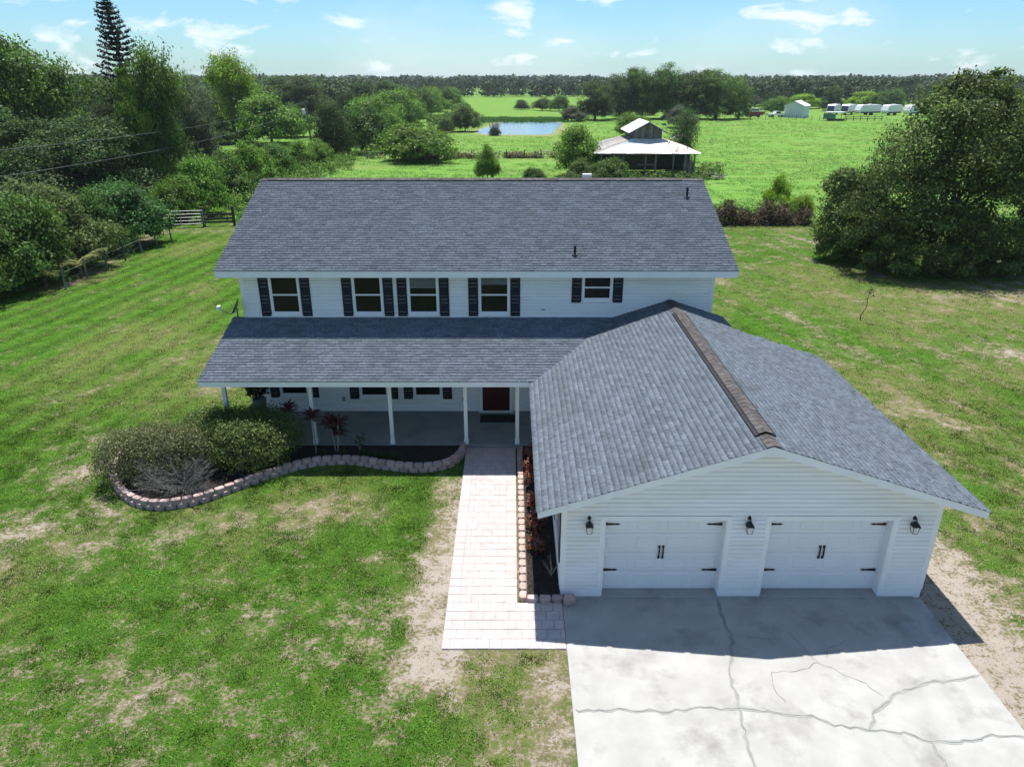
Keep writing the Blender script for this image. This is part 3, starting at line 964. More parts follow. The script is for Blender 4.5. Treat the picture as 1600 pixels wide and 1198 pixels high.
# main roof
X0, X1 = -9.70, 7.37
ze, zr = k_main(23.14), k_main(RY)
mr = deck([(X0, 23.14, ze), (X1, 23.14, ze), (X1, RY, zr), (X0, RY, zr)])
mr.prism([(X0, RY, zr-.1), (X1, RY, zr-.1), (X1, 34.66, ze-.1), (X0, 34.66, ze-.1)], (0, 0, .096))
roof = hpart(mr, 'roof', 'deck')
sl = math.hypot(RY-23.14, zr-ze)
V, F, _, _ = shingles((X0-.035, 23.14, ze), (1, 0, 0), (0, RY-23.14, zr-ze), X1-X0+.07, sl, None, 1)
field(roof, V, F)
V, F, _, _ = shingles((X1, 34.66, ze), (-1, 0, 0), (0, RY-34.66, zr-ze), X1-X0, sl, None, 2)
field(roof, V, F)
hsub(MB().box(X0-.005, X1+.005, 23.10, 23.135, ze-.24, ze-.012), 'fascia', 'trim', roof)
hsub(MB().box(HX0-.58, HX1+.58, 23.136, HY-.035, ze-.235, ze-.20), 'soffit', 'trim', roof)
for xa, xb in ((X0-.02, X0+.02), (X1-.02, X1+.02)):
    hsub(MB().prism([(xa, 23.14, ze-.23), (xa, 23.14, ze-.012), (xa, RY, zr-.012), (xa, 34.66, ze-.012), (xa, 34.66, ze-.23), (xa, RY, zr-.21)], (xb-xa, 0, 0)), 'rake_board', 'trim', roof)
rv = MB()
rv.prism([(X0+.25, RY-.17, zr-.035), (X0+.25, RY, zr+.028), (X0+.25, RY+.17, zr-.035), (X0+.25, RY+.17, zr-.06), (X0+.25, RY, zr), (X0+.25, RY-.17, zr-.06)], (X1-X0-.95, 0, 0))
hsub(rv, 'ridge_vent_base', 'black', roof)
x = X0; cap = MB()
cap.prism([(0, -.16, -.022), (0, 0, .042), (0, .16, -.022), (0, .16, -.032), (0, 0, .03), (0, -.16, -.032)], (.29, 0, .006))
capm = cap.mesh('ridge_cap', 'cap')
while x < X1-.2:
    link('ridge_cap', capm, roof, (x, RY, zr+(.012 if X0+.2 < x < X1-1.0 else -.004))); x += .28
for px_, py_, hh in ((2.1, 23.95, .33), (6.52, 27.55, .38)):
    z = k_main(py_)
    vp = hsub(MB().tube([(px_, py_, z-.05), (px_, py_, z+hh)], .045, n=10), 'vent_pipe', 'black', roof)
    hsub(MB().lathe([(.12, -.02), (.10, .03), (.055, .07)], 10, (px_, py_, z+.01)), 'pipe_boot', 'deck', roof)
hsub(MB().box(2.75, 3.1, RY+.12, RY+.32, zr-.1, zr+.18, .01), 'attic_vent_cap', 'white', roof)

# porch roof
P0, P1 = -9.50, 7.2
zp0, zp1 = k_porch(20.2), k_porch(HY)
pr_ = deck([(P0, 20.2, zp0), (.70, 20.2, zp0), (3.5, HY, zp1), (P0, HY, zp1)])
pr_.prism([(6.6, 22.35, k_porch(22.35)-.1), (P1, 22.35, k_porch(22.35)-.1), (P1, HY, zp1-.1), (6.0, HY, zp1-.1)], (0, 0, .096))
proof = hpart(pr_, 'porch_roof', 'deck')
V, F, _, _ = shingles((P0-.035, 20.2, zp0), (1, 0, 0), (0, HY-20.2, zp1-zp0), P1-P0+.07, math.hypot(HY-20.2, zp1-zp0)+.01,
                      lambda c: (c.x < GXR and k_porch(c.y) > k_gar(c.x)-.03) or (c.x > HX1-.9 and c.y > 22.3 and k_porch(c.y) > k_gar(c.x)-.06), 3)
field(proof, V, F)
hsub(MB().box(P0-.004, .62, 20.16, 20.196, zp0-.19, zp0-.012), 'fascia', 'trim', proof)
hsub(MB().box(P0+.03, .60, 20.197, 21.12, zp0-.185, zp0-.15), 'soffit', 'trim', proof)
hsub(MB().prism([(P0-.02, 20.197, zp0-.18), (P0-.02, 20.197, zp0-.012), (P0-.02, HY, zp1-.012), (P0-.02, HY, zp1-.18)], (.04, 0, 0)), 'rake_board', 'trim', proof)
hsub(MB().prism([(P1-.02, 22.3, k_porch(22.3)-.18), (P1-.02, 22.3, k_porch(22.3)-.012), (P1-.02, HY, zp1-.012), (P1-.02, HY, zp1-.18)], (.04, 0, 0)), 'rake_board', 'trim', proof)

# garage roof: two slopes, valley with the porch roof on one side
E0, E1, F0 = .57, 10.13, 13.12
zge, zgr = k_gar(E0), k_gar(GXR)
vx = lambda y: GXR-(4.28-k_porch(y))/.3264
gr = deck([(E0, F0, zge), (GXR, F0, zgr), (GXR, HY, zgr), (vx(HY), HY, k_gar(vx(HY))), (vx(20.2), 20.2, k_gar(vx(20.2))), (E0, 20.2, zge)])
gr.prism([(GXR, F0, zgr-.1), (E1, F0, zge-.1), (E1, 22.35, zge-.1), (7.2, 22.35, k_gar(7.2)-.1), (7.2, HY, k_gar(7.2)-.1), (GXR, HY, zgr-.1)], (0, 0, .096))
groof = hpart(gr, 'garage_roof', 'deck')
gs = math.hypot(GXR-E0, zgr-zge)
cp = Vector((0, 0, 11.2))
singles = []
keepL = lambda c: c.y < 20.25 or k_gar(c.x) > k_porch(c.y)-.02
keepR = lambda c: c.y < 22.35 or c.x < 7.2
argL = ((E0, F0-.055, zge), (0, 1, 0), (GXR-E0, 0, zgr-zge), HY-F0+.055, gs, keepL, 4)
argR = ((E1, F0-.055, zge), (0, 1, 0), (GXR-E1, 0, zgr-zge), HY-F0+.055, gs, keepR, 5)
dist = []
for ar in (argL, argR):      # how far off are the tabs: the 300 nearest become pieces of their own
    shingles(*ar, lambda c: dist.append((c-cp).length))
LIM = sorted(dist)[299]
pick = lambda c: (c-cp).length < LIM
V, F, s1, fr1 = shingles(*argL, pick)
field(groof, V, F); singles += [(p, h, fr1) for p, h in s1]
V, F, s2, fr2 = shingles(*argR, pick)
field(groof, V, F); singles += [(p, h, fr2) for p, h in s2]
sh_mesh = MB().add([(-.122, 0, .019), (.122, 0, .019), (.122, .163, .002), (-.122, .163, .002), (-.122, 0, -.004), (.122, 0, -.004)],
                   [(0, 1, 2, 3), (4, 5, 1, 0)]).mesh('shingle', 'shingle')
for p in sh_mesh.polygons: p.use_smooth = True
singles.sort(key=lambda s: (s[0]-cp).length)
for i, (p, h, (U, S, Nn, w0, e)) in enumerate(singles):
    Uu = U if U.cross(S).dot(Nn) > 0 else -U
    mtx = Matrix((Uu, S, Nn)).transposed().to_4x4()
    mtx.translation = p
    o = link('shingle', sh_mesh, groof)
    o.matrix_local = mtx
# rake fascia boards along the front gable
fb = MB()
for s, xe in ((-1, E0), (1, E1)):
    fb.prism([(xe, F0-.035, zge-.17), (xe, F0-.035, zge-.010), (GXR, F0-.035, zgr-.010), (GXR, F0-.035, zgr-.18)], (0, .035, 0))
hsub(fb, 'rake_fascia', 'trim', groof)
rs = MB()
for xe in (E0, E1):
    rs.prism([(xe, F0, zge-.16), (GXR, F0, zgr-.16), (GXR, F0, zgr-.13), (xe, F0, zge-.13)], (0, GY0-F0-.03, 0))
hsub(rs, 'rake_soffit', 'trim', groof)
for xa, ye in ((E0-.02, 20.18), (E1-.015, 22.35)):
    hsub(MB().box(xa, xa+.035, F0-.034, ye, zge-.17, zge-.012), 'eave_fascia', 'trim', groof)
hsub(MB().box(E0+.02, GX0-.036, GY0-.03, 21.1, zge-.168, zge-.14), 'eave_soffit', 'trim', groof)
hsub(MB().box(GX1+.036, E1-.02, GY0-.03, 22.3, zge-.168, zge-.14), 'eave_soffit', 'trim', groof)
hsub(MB().prism([(GX1, 22.31, k_gar(GX1)-.15), (GX1, 22.31, k_gar(GX1)-.02), (7.25, 22.31, k_gar(7.25)-.02), (7.25, 22.31, k_gar(7.25)-.15)], (0, .035, 0)), 'rake_fascia', 'trim', groof)
# ridge vent and its caps
vb = MB()
vb.prism([(GXR-.225, 13.62, zgr-.07), (GXR-.225, 13.62, zgr-.022), (GXR, 13.62, zgr+.052), (GXR+.225, 13.62, zgr-.022), (GXR+.225, 13.62, zgr-.07), (GXR, 13.62, zgr+.005)], (0, 8.6, 0))
hsub(vb, 'ridge_vent_base', 'black', groof)
cp_ = MB()
for s in (-1, 1):
    vs = [(0, 0, .062), (s*.155, 0, .012), (s*.155, .24, .004), (0, .24, .052), (0, 0, .048), (s*.155, 0, -.002)]
    cp_.add(vs, [(0, 1, 2, 3) if s > 0 else (3, 2, 1, 0), (4, 5, 1, 0) if s > 0 else (0, 1, 5, 4)])
cpm = cp_.mesh('ridge_cap', 'cap')
y = F0-.05
while y < 23.5:
    on = 13.6 < y < 22.0
    o = link('ridge_cap', cpm, groof, (GXR, y, zgr+(.018 if on else -.028)))
    o.rotation_euler.z = rnd.uniform(-.015, .015)
    y += .185

# ---------------------------------------------------------------- things on and by the house
def lantern(x, label):
    o = empty('wall_lantern', (x, GY0-.035, 1.86), label, 'lantern', 'coach lanterns on the garage front')
    o.scale = (.68, .68, .68)
    MB().box(-.10, .10, -.016, .02, .34, .68, .004).build('mounting_block', 'trim', o)
    b = MB().lathe([(.055, 0), (.06, .05), (.035, .11)], 10, (0, -.035, .46))
    b.tube([(0, -.02, .50), (0, -.09, .56), (0, -.16, .54), (0, -.17, .44)], .016, n=7)
    b.build('bracket', 'black', o)
    c = MB()
    n = 4
    def sq(r, z): return [(-r, -.17-r, z), (r, -.17-r, z), (r, -.17+r, z), (-r, -.17+r, z)]
    vs = sq(.125, .28) + sq(.12, .30) + sq(.06, .40) + sq(.035, .45)
    fs = [(3, 2, 1, 0), (12, 13, 14, 15)]
    for k in range(3):
        fs += [(4*k+i, 4*k+(i+1) % 4, 4*k+4+(i+1) % 4, 4*k+4+i) for i in range(4)]
    c.add(vs, fs).build('cap', 'black', o)
    f = MB()
    for i in range(4):
        sx, sy = ((-1, -1), (1, -1), (1, 1), (-1, 1))[i]
        f.tube([(sx*.105, -.17+sy*.105, .285), (sx*.075, -.17+sy*.075, .02)], .009, n=5)
        tx, ty = ((-1, -1), (1, -1), (1, 1), (-1, 1))[(i+1) % 4]
        f.tube([(sx*.075, -.17+sy*.075, .02), (tx*.075, -.17+ty*.075, .02)], .009, n=5)
    f.build('cage', 'black', o)
    g = MB(); vs = sq(.073, .022) + sq(.100, .282)
    g.add(vs, [(0, 1, 5, 4), (1, 2, 6, 5), (2, 3, 7, 6), (3, 0, 4, 7)]).build('glass', 'lamp_glass', o)
    MB().lathe([(.018, .03), (.02, .12), (.012, .18)], 8, (0, -.17, 0)).build('candle', 'white', o)
lantern(1.72, 'black coach lantern on the garage front beside the narrow garden bed')
lantern(5.28, 'black coach lantern between the two garage doors')
lantern(8.95, 'black coach lantern at the garage corner beside the bare sandy strip')

dm = MB().box(-1.12, .12, 22.75, 23.35, .121, .137, .004)
tag(dm.build('door_mat', 'mat'), 'black door mat on the porch in front of the red door', 'door mat')

ds = empty('satellite_dish', (-9.3, 23.5, k_porch(23.5)), 'grey satellite dish on the porch roof corner at the house end', 'satellite dish')
MB().box(-.12, .12, -.12, .12, -.02, .03).build('base_plate', 'dish', ds)
MB().tube([(0, 0, .0), (0, 0, .42)], .025, n=8).build('mast', 'dish', ds)
dd = MB(); vs = []; fs = []; n = 20
for r in range(6):
    rr_ = .30*r/5
    for k_ in range(n):
        t = 2*math.pi*k_/n
        vs.append((rr_*math.cos(t), .92*rr_*math.sin(t), .75*rr_*rr_))
for r in range(5):
    for k_ in range(n):
        fs.append((r*n+k_, r*n+(k_+1) % n, (r+1)*n+(k_+1) % n, (r+1)*n+k_))
dd.add(vs, fs).add([(x, y, z-.012) for x, y, z in vs], [f[::-1] for f in fs])
d = dd.build('reflector', 'dish', ds, (0, 0, .45), True)
d.rotation_euler = (0, R(-62), R(12))
a = MB().tube([(.05, 0, .36), (-.20, -.08, .22), (-.50, -.20, .44)], .017, n=6)
a.build('feed_arm', 'galv', ds)
MB().box(-.58, -.46, -.27, -.13, .42, .56, .012).build('receiver_head', 'white', ds)
# ---------------------------------------------------------------- foliage
rs_ = np.random.default_rng(7)
def rand_dirs(n):
    d = rs_.normal(size=(n, 3)); return d/np.linalg.norm(d, axis=1, keepdims=True)
def leaves(C, Nrm, size, aspect=.55, spread=.7):
    """one bent rhombus of two triangles per point: C (n,3) centres, Nrm (n,3) outward directions"""
    n = len(C)
    nr = Nrm + spread*rs_.normal(size=(n, 3)); nr /= np.linalg.norm(nr, axis=1, keepdims=True)+1e-9
    t = np.cross(nr, rand_dirs(n)); t /= np.linalg.norm(t, axis=1, keepdims=True)+1e-9
    b = np.cross(nr, t)
    s = size*rs_.uniform(.6, 1.35, size=(n, 1))
    V = np.empty((n, 4, 3))
    V[:, 0] = C - t*s*.5
    V[:, 1] = C + b*s*.5*aspect + nr*s*.06
    V[:, 2] = C + t*s*.5 - nr*s*.08
    V[:, 3] = C - b*s*.5*aspect + nr*s*.06
    F = np.arange(n*4).reshape(n, 4)
    return V.reshape(-1, 3), F
def cloud(blobs, n, size, clump=.12, shell=.22, per=26, floor=.05):
    """leaves gathered in clumps over the shells of ellipsoid lobes: light and dark pockets, ragged outline"""
    B = np.array(blobs, float)
    w = (B[:, 3]*B[:, 4] + B[:, 4]*B[:, 5] + B[:, 3]*B[:, 5]); w /= w.sum()
    nc = max(8, n//per)
    ib = rs_.choice(len(B), nc, p=w)
    d = rand_dirs(nc); d[:, 2] = np.where(d[:, 2] < -.55, -d[:, 2], d[:, 2])
    rad = 1 - np.abs(rs_.normal(size=nc))*shell
    rad = np.where(rs_.random(nc) < .22, rad*rs_.uniform(1.05, 1.26, nc), rad)
    c = B[ib, :3] + d*B[ib, 3:6]*rad[:, None]
    k = rs_.integers(0, nc, n)
    R_ = np.mean(B[ib, 3:6], axis=1)[k]
    off = rs_.normal(size=(n, 3))*np.array([1, 1, .62])
    C = c[k] + off*(clump*R_[:, None]*1.5)
    nr = d[k]*.7 + off*.25 + np.array([0, 0, .35])
    ok = C[:, 2] > floor
    out = leaves(C[ok], nr[ok], size)
    LAST['sprig'] = np.repeat(rs_.uniform(-.42, .55, nc)[k][ok], 4)
    return out
def lobes(rng, h, w, n, z0, kind):
    out = []
    for i in range(n):
        if kind == 'round':
            a = rng.uniform(0, 6.283); t = (i+rng.random())/n
            z = z0 + (h-z0)*(.10+.78*t)
            prof = math.sin(math.pi*(.30+.60*t))**.7
            r = w*.5*prof*rng.uniform(.25, .72)
            s = rng.uniform(.20, .33)*w
            out.append((r*math.cos(a), r*math.sin(a), min(z, h-s*.62), s, s, s*rng.uniform(.62, .85)))
        elif kind == 'cone':
            t = (i+.5)/n; z = z0+(h-z0)*t
            r = w*.5*(1-t)**.75+.04*w
            a = rng.uniform(0, 6.283)
            out.append((r*.35*math.cos(a), r*.35*math.sin(a), z, r*rng.uniform(.75, 1.05), r*rng.uniform(.75, 1.05), (h-z0)/n*1.1))
        elif kind == 'bush':
            a = rng.uniform(0, 6.283); q = rng.uniform(0, 1)**.6
            r = w*.36*q; s = rng.uniform(.20, .34)*w
            zz = h*(.78-.42*q)*rng.uniform(.72, 1.05)
            out.append((r*math.cos(a), r*math.sin(a), zz*.62, s, s, min(zz*.55, h*.45)))
        elif kind == 'tall':
            t = rng.uniform(0, 1); a = rng.uniform(0, 6.283)
            prof = (math.sin(math.pi*(.12+.80*t))**.6)
            r = w*.30*prof*rng.uniform(.3, 1)
            s = w*rng.uniform(.15, .28)
            out.append((r*math.cos(a), r*math.sin(a), z0+(h-z0)*(.1+.82*t), s, s, s*rng.uniform(.9, 1.4)))
    if kind in ('round', 'bush'):       # skirt of low lobes so that the crown comes down to the ground
        for q in range(7):
            a = q*.9+rng.uniform(-.2, .2); r = w*rng.uniform(.24, .36); s = w*rng.uniform(.14, .2)
            zz = h*(.20 if kind == 'round' else .24)
            out.append((r*math.cos(a), r*math.sin(a), zz, s, s, zz*1.0))
    return out
def trunk_mesh(rng, h, w, bl, r=.25, limbs=7, z0=0.0):
    m = MB()
    top = h*.62
    lean = rng.uniform(-.04, .04)*h
    path = [(lean*t*t+rng.uniform(-.02, .02)*w*t, rng.uniform(-.02, .02)*w*t, top*t) for t in (0, .12, .35, .6, .85, 1)]
    path[0] = (0, 0, -.25)
    m.tube(path, r, r*.35, 8)
    for b in bl[:limbs]:
        t = rng.uniform(.35, .8); a = Vector((lean*t*t, 0, top*t)); e = Vector(b[:3])
        if e.z < a.z*.6: continue
        mid = a.lerp(e, .5)+Vector((0, 0, .05*h))
        m.tube([a, mid, e], r*.38, r*.1, 6)
    return m.mesh('trunk', 'bark')

tmpl = {}
def template(key):
    if key in tmpl: return tmpl[key]
    rng = random.Random(hash(key) % 1000 if False else sum(ord(c)*(i+3) for i, c in enumerate(key)))
    # unit sized templates: height 10, width 10 (scaled per tree)
    if key.startswith('oak'):
        bl = lobes(rng, 10, 10, 22, .3, 'round'); V, F = cloud(bl, 36000, .245, .12, .30, 95); t = trunk_mesh(rng, 10, 10, bl, .32)
    elif key.startswith('bush'):
        bl = lobes(rng, 10, 10, 13, 0, 'bush'); V, F = cloud(bl, 24000, .37, .13, .32, 70, .1); t = trunk_mesh(rng, 7, 10, bl, .22, 9)
        if key == 'bush4': V, F = cloud([(0, 0, 4.6, 4.6, 4.6, 5.0)] + bl, 24000, .32, .10, .14)
    elif key == 'cyp':
        bl = lobes(rng, 10, 10, 15, .5, 'cone'); V, F = cloud(bl, 30000, .27, .17, .34, 80); t = trunk_mesh(rng, 14, 6, bl, .32, 4)
    elif key == 'slim':
        bl = lobes(rng, 10, 10, 20, 1.0, 'tall'); V, F = cloud(bl, 24000, .29, .17, .42, 85); t = trunk_mesh(rng, 14, 8, bl, .34, 12)
    elif key == 'loose':
        bl = lobes(rng, 10, 10, 18, .8, 'tall'); V, F = cloud(bl, 8000, .36, .30, .4, 10); t = trunk_mesh(rng, 12, 10, bl, .25, 16)
    elif key == 'dead':
        bl = lobes(rng, 10, 10, 14, 2, 'tall'); V, F = cloud(bl, 700, .5, .3, .4, 8); t = trunk_mesh(rng, 14, 10, bl, .4, 14)
    # bring the crown to exactly ten by ten so that a tree's height and spread are what the table says
    zt = np.percentile(V[:, 2], 99.5); wt = np.percentile(np.hypot(V[:, 0], V[:, 1]), 97)*2
    V = V*np.array([10/wt, 10/wt, 10/zt])
    tmpl[key] = (np_mesh('crown', V, F, 'leaf'), t)
    return tmpl[key]

LC = {'mid': (.095, .165, .030), 'dark': (.066, .112, .032), 'vdark': (.042, .078, .022), 'vg': (.055, .130, .030), 'grey': (.085, .118, .055),
      'lime': (.125, .225, .030), 'lime2': (.10, .17, .03), 'green': (.082, .160, .030), 'green2': (.070, .115, .032), 'yellow': (.19, .32, .022),
      'olive': (.105, .145, .042), 'greyb': (.098, .118, .066)}
CAT = {'oak_tree': 'tree', 'cypress_tree': 'tree', 'maple_tree': 'tree', 'evergreen_tree': 'tree', 'young_tree': 'tree', 'dead_tree': 'tree', 'shrub': 'shrub'}
TREES = [
('oak_tree','oak2',-47.0,76.8,14.3,12.1,'mid','broad oak with sunlit yellow-green top left of the tall pine',None),
('oak_tree','oak1',-54.1,79.0,12.6,9.9,'dark','dark oak on the far side of the broad yellow-green topped oak',None),
('oak_tree','oak3',-39.4,71.3,7.8,10.3,'dark','low dark spreading oak in front of the tall pine',None),
('oak_tree','oak1',-45.5,68.7,8.4,9.9,'dark','low dark oak shading the ground behind the hedge and power lines',None),
('oak_tree','oak2',-52.4,101.8,10.2,6.4,'grey','grey-green tree between the tall pine and the feathery cypress',None),
('cypress_tree','cyp',-36.3,73.8,11.8,5.4,'lime','feathery light green cypress with a cone shaped crown',None),
('cypress_tree','slim',-34.5,75.4,13.8,5.8,'mid','tall slender tree with open dark top beside the feathery cypress',None),
('oak_tree','oak3',-42.4,101.8,9.8,6.8,'grey','dark grey-green tree to the right of the tall slender tree',None),
('maple_tree','slim',-52.4,144.4,15.2,9.5,'yellow','tall bright yellow-green tree standing alone above the pasture hedge',None),
('oak_tree','oak1',-73.2,174.9,12.1,15.9,'dark','dark oak on the skyline behind the slender tree',None),
('oak_tree','oak2',-67.0,214.6,11.2,15.9,'dark','dark oak on the skyline behind the yellow-green tree',None),
('oak_tree','oak3',-57.6,214.6,11.5,15.9,'dark','dark oak behind the utility pole',None),
('oak_tree','oak1',-42.0,214.6,10.2,12.4,'vdark','very dark round oak at the near end of the far pasture hedge',None),
('oak_tree','oak2',-39.4,252.4,10.1,14.6,'dark','dark oak rising over the middle of the pasture hedge',None),
('shrub','bush2',-43.8,138.6,8.3,12.1,'lime','big lime green thicket beneath the bright yellow-green tree',None),
('shrub','bush1',-45.1,155.6,6.1,9.1,'green','green thicket left of the utility pole',None),
('shrub','bush3',-53.7,140.0,4.4,9.4,'green','green bush in the gap left of the bright yellow-green tree',None),
('evergreen_tree','bush4',-26.3,111.8,8.0,6.2,'vdark','dark dense rounded tree right of the utility pole',None),
('shrub','bush1',-13.6,110.0,4.9,10.9,'lime','wide lime green bush standing alone on the fence line',None),
('shrub','bush3',-2.9,88.5,3.9,3.2,'lime','thin loose bush just behind the roof ridge',None),
('shrub','bush1',2.6,87.9,1.5,2.6,'green','small low bush poking up behind the roof ridge',None),
('shrub','bush4',-14.8,168.7,3.1,4.2,'dark','small dark round bush left of the pond',None),
('shrub','bush1',-10.6,172.8,5.4,6.9,'olive','taller olive bush beside the left bank of the pond',None),
('shrub','bush4',3.6,293.5,3.6,5.8,'dark','small dark bush alone in the far pasture',None),
('shrub','bush1',11.4,287.6,4.2,7.1,'dark','dark bush in the far pasture group behind the pond',None),
('shrub','bush2',17.1,282.0,5.2,8.4,'green','greener bush at the right of the far pasture group',None),
('shrub','bush3',16.6,214.6,4.0,7.8,'greyb','grey twiggy bush on the right bank of the pond',None),
('oak_tree','oak3',23.9,221.2,10.2,11.7,'dark','dark oak at the left end of the grove behind the barn',None),
('oak_tree','oak1',31.9,228.3,11.9,12.0,'dark','dark oak second from the left end of the grove behind the barn',None),
('oak_tree','oak2',38.6,228.3,13.6,13.1,'mid','green oak in the grove straight behind the barn cupola',None),
('oak_tree','oak1',46.0,228.3,14.6,13.9,'mid','tallest oak of the grove behind the barn',None),
('oak_tree','oak3',52.8,228.3,12.7,13.1,'dark','dark oak right of the tallest grove oak',None),
('oak_tree','oak2',59.5,224.7,13.2,14.8,'mid','broad oak near the right end of the grove behind the barn',None),
('oak_tree','oak1',67.2,228.3,11.2,9.4,'lime2','lighter green oak ending the grove on the meadow side',None),
('shrub','bush2',43.6,252.4,6.6,7.9,'lime','light green round bush in front of the grove',None),
('shrub','bush2',8.2,93.4,5.7,6.2,'lime','large green thicket climbing the left side of the old barn',None),
('shrub','bush1',10.7,84.0,2.8,5.0,'green','leafy bush growing in front of the barn opening',None),
('shrub','bush3',7.5,83.0,2.9,4.3,'olive','weedy bush left of the barn near the roof ridge',None),
('young_tree','loose',24.9,110.0,7.5,4.8,'green2','loose open young tree on the right side of the barn',None),
('shrub','bush3',40.2,186.4,5.0,8.1,'greyb','greyish bush behind the loose young tree by the barn',None),
('shrub','bush1',24.8,155.6,4.5,7.8,'lime','green bush behind the barn cupola',None),
('shrub','bush3',24.1,67.0,3.1,2.7,'yellow','yellow-green shrub rising behind the brush pile',None),
('shrub','bush1',24.3,62.1,2.1,2.5,'yellow','low yellow shrub between the brush pile and the large oak',None),
('shrub','bush1',89.4,261.5,5.2,9.5,'lime','light green bush left behind the white metal shed',None),
('shrub','bush2',116.0,305.9,5.2,12.6,'yellow','yellowish bush behind the white metal shed',None),
('oak_tree','oak3',116.0,282.0,8.2,7.9,'dark','dark oak between the white shed and the parked trailers',None),
('shrub','bush2',138.8,305.9,6.1,12.6,'yellow','yellow-green bush behind the parked trailers',None),
('shrub','bush1',142.2,293.5,7.2,12.1,'green','green bush behind the parked trailers next to the large oak',None),
('dead_tree','dead',79.2,252.4,6.6,7.1,'greyb','fallen grey dead tree at the edge of the grove',None),
('shrub','bush1',-24.1,121.6,6.9,9.4,'green','light green bush of the long pasture hedge, nearest the wire fence','pasture hedge bushes'),
('shrub','bush2',-26.5,145.3,7.7,10.4,'lime','light green bush of the long pasture hedge, second from the wire fence','pasture hedge bushes'),
('shrub','bush3',-27.2,161.3,7.9,10.8,'lime','light green bush of the long pasture hedge, third from the wire fence','pasture hedge bushes'),
('shrub','bush1',-27.7,177.0,8.1,10.9,'green','light green bush of the long pasture hedge, fourth from the wire fence','pasture hedge bushes'),
('shrub','bush2',-27.9,193.3,8.1,11.0,'lime','light green bush of the long pasture hedge, fifth from the wire fence','pasture hedge bushes'),
('shrub','bush3',-28.0,210.8,8.1,11.0,'lime','light green bush of the long pasture hedge, in the middle','pasture hedge bushes'),
('shrub','bush1',-28.0,230.0,8.1,10.9,'green','light green bush of the long pasture hedge, fifth from the far field','pasture hedge bushes'),
('shrub','bush2',-27.8,251.2,8.0,10.7,'lime','light green bush of the long pasture hedge, fourth from the far field','pasture hedge bushes'),
('shrub','bush3',-27.5,275.2,7.8,10.3,'lime','light green bush of the long pasture hedge, third from the far field','pasture hedge bushes'),
('shrub','bush1',-26.9,302.5,7.5,9.9,'green','light green bush of the long pasture hedge, second from the far field','pasture hedge bushes'),
('shrub','bush2',-26.2,334.2,7.2,9.4,'lime','light green bush of the long pasture hedge, ending at the far field','pasture hedge bushes'),
('shrub','bush1',-29.1,39.1,4.3,5.6,'green','green bush overrun with palm leaves at the near end of the left fence',None),
('shrub','bush2',-28.7,42.2,4.9,5.6,'green','dense green bush behind the leaning palm fronds',None),
('shrub','bush3',-28.1,45.3,4.8,5.6,'olive','olive bush along the left fence past the palm fronds',None),
('shrub','bush1',-33.3,50.5,4.7,6.6,'olive','grey-topped olive bush behind the palm fronds',None),
('shrub','bush2',-27.7,52.6,4.3,5.5,'vg','large dark green rounded bush beside the metal gate',None),
('shrub','bush3',-28.7,49.9,4.1,4.8,'green','green bush filling in left of the rounded bush by the gate',None),
('shrub','bush1',-28.6,62.1,3.5,4.3,'lime','bush right behind the gate in the hedgerow from metal gate to utility pole','hedgerow behind the gate'),
('shrub','bush2',-27.5,65.3,4.7,4.8,'lime','bush second from the gate in the hedgerow from metal gate to utility pole','hedgerow behind the gate'),
('shrub','bush3',-27.8,72.5,4.6,5.3,'green','bush third from the gate in the hedgerow from metal gate to utility pole','hedgerow behind the gate'),
('shrub','bush1',-27.7,79.0,4.9,5.4,'lime','bush fourth from the gate in the hedgerow from metal gate to utility pole','hedgerow behind the gate'),
('shrub','bush2',-27.4,86.8,4.2,5.3,'green','bush fifth from the gate in the hedgerow from metal gate to utility pole','hedgerow behind the gate'),
('shrub','bush3',-27.1,96.0,3.8,5.1,'lime','bush next to last in the hedgerow from metal gate to utility pole','hedgerow behind the gate'),
('shrub','bush1',-27.0,104.9,3.2,4.4,'lime','bush closest to the pole in the hedgerow from metal gate to utility pole','hedgerow behind the gate'),
]
tr_rng = random.Random(3)
for name, kind, x, y, h, w, c, label, group in TREES:
    cr, tk = template(kind)
    o = empty(name, (x, y, 0), label, CAT[name], group, tr_rng.uniform(0, 6.28))
    o.scale = (w/10*1.04, w/10*1.04, h/10)
    k = link('crown', cr, o)
    f = tr_rng.uniform(.88, 1.14)
    k.color = (LC[c][0]*f*tr_rng.uniform(.92, 1.1), LC[c][1]*f, LC[c][2]*f, 1)
    link('trunk', tk, o)

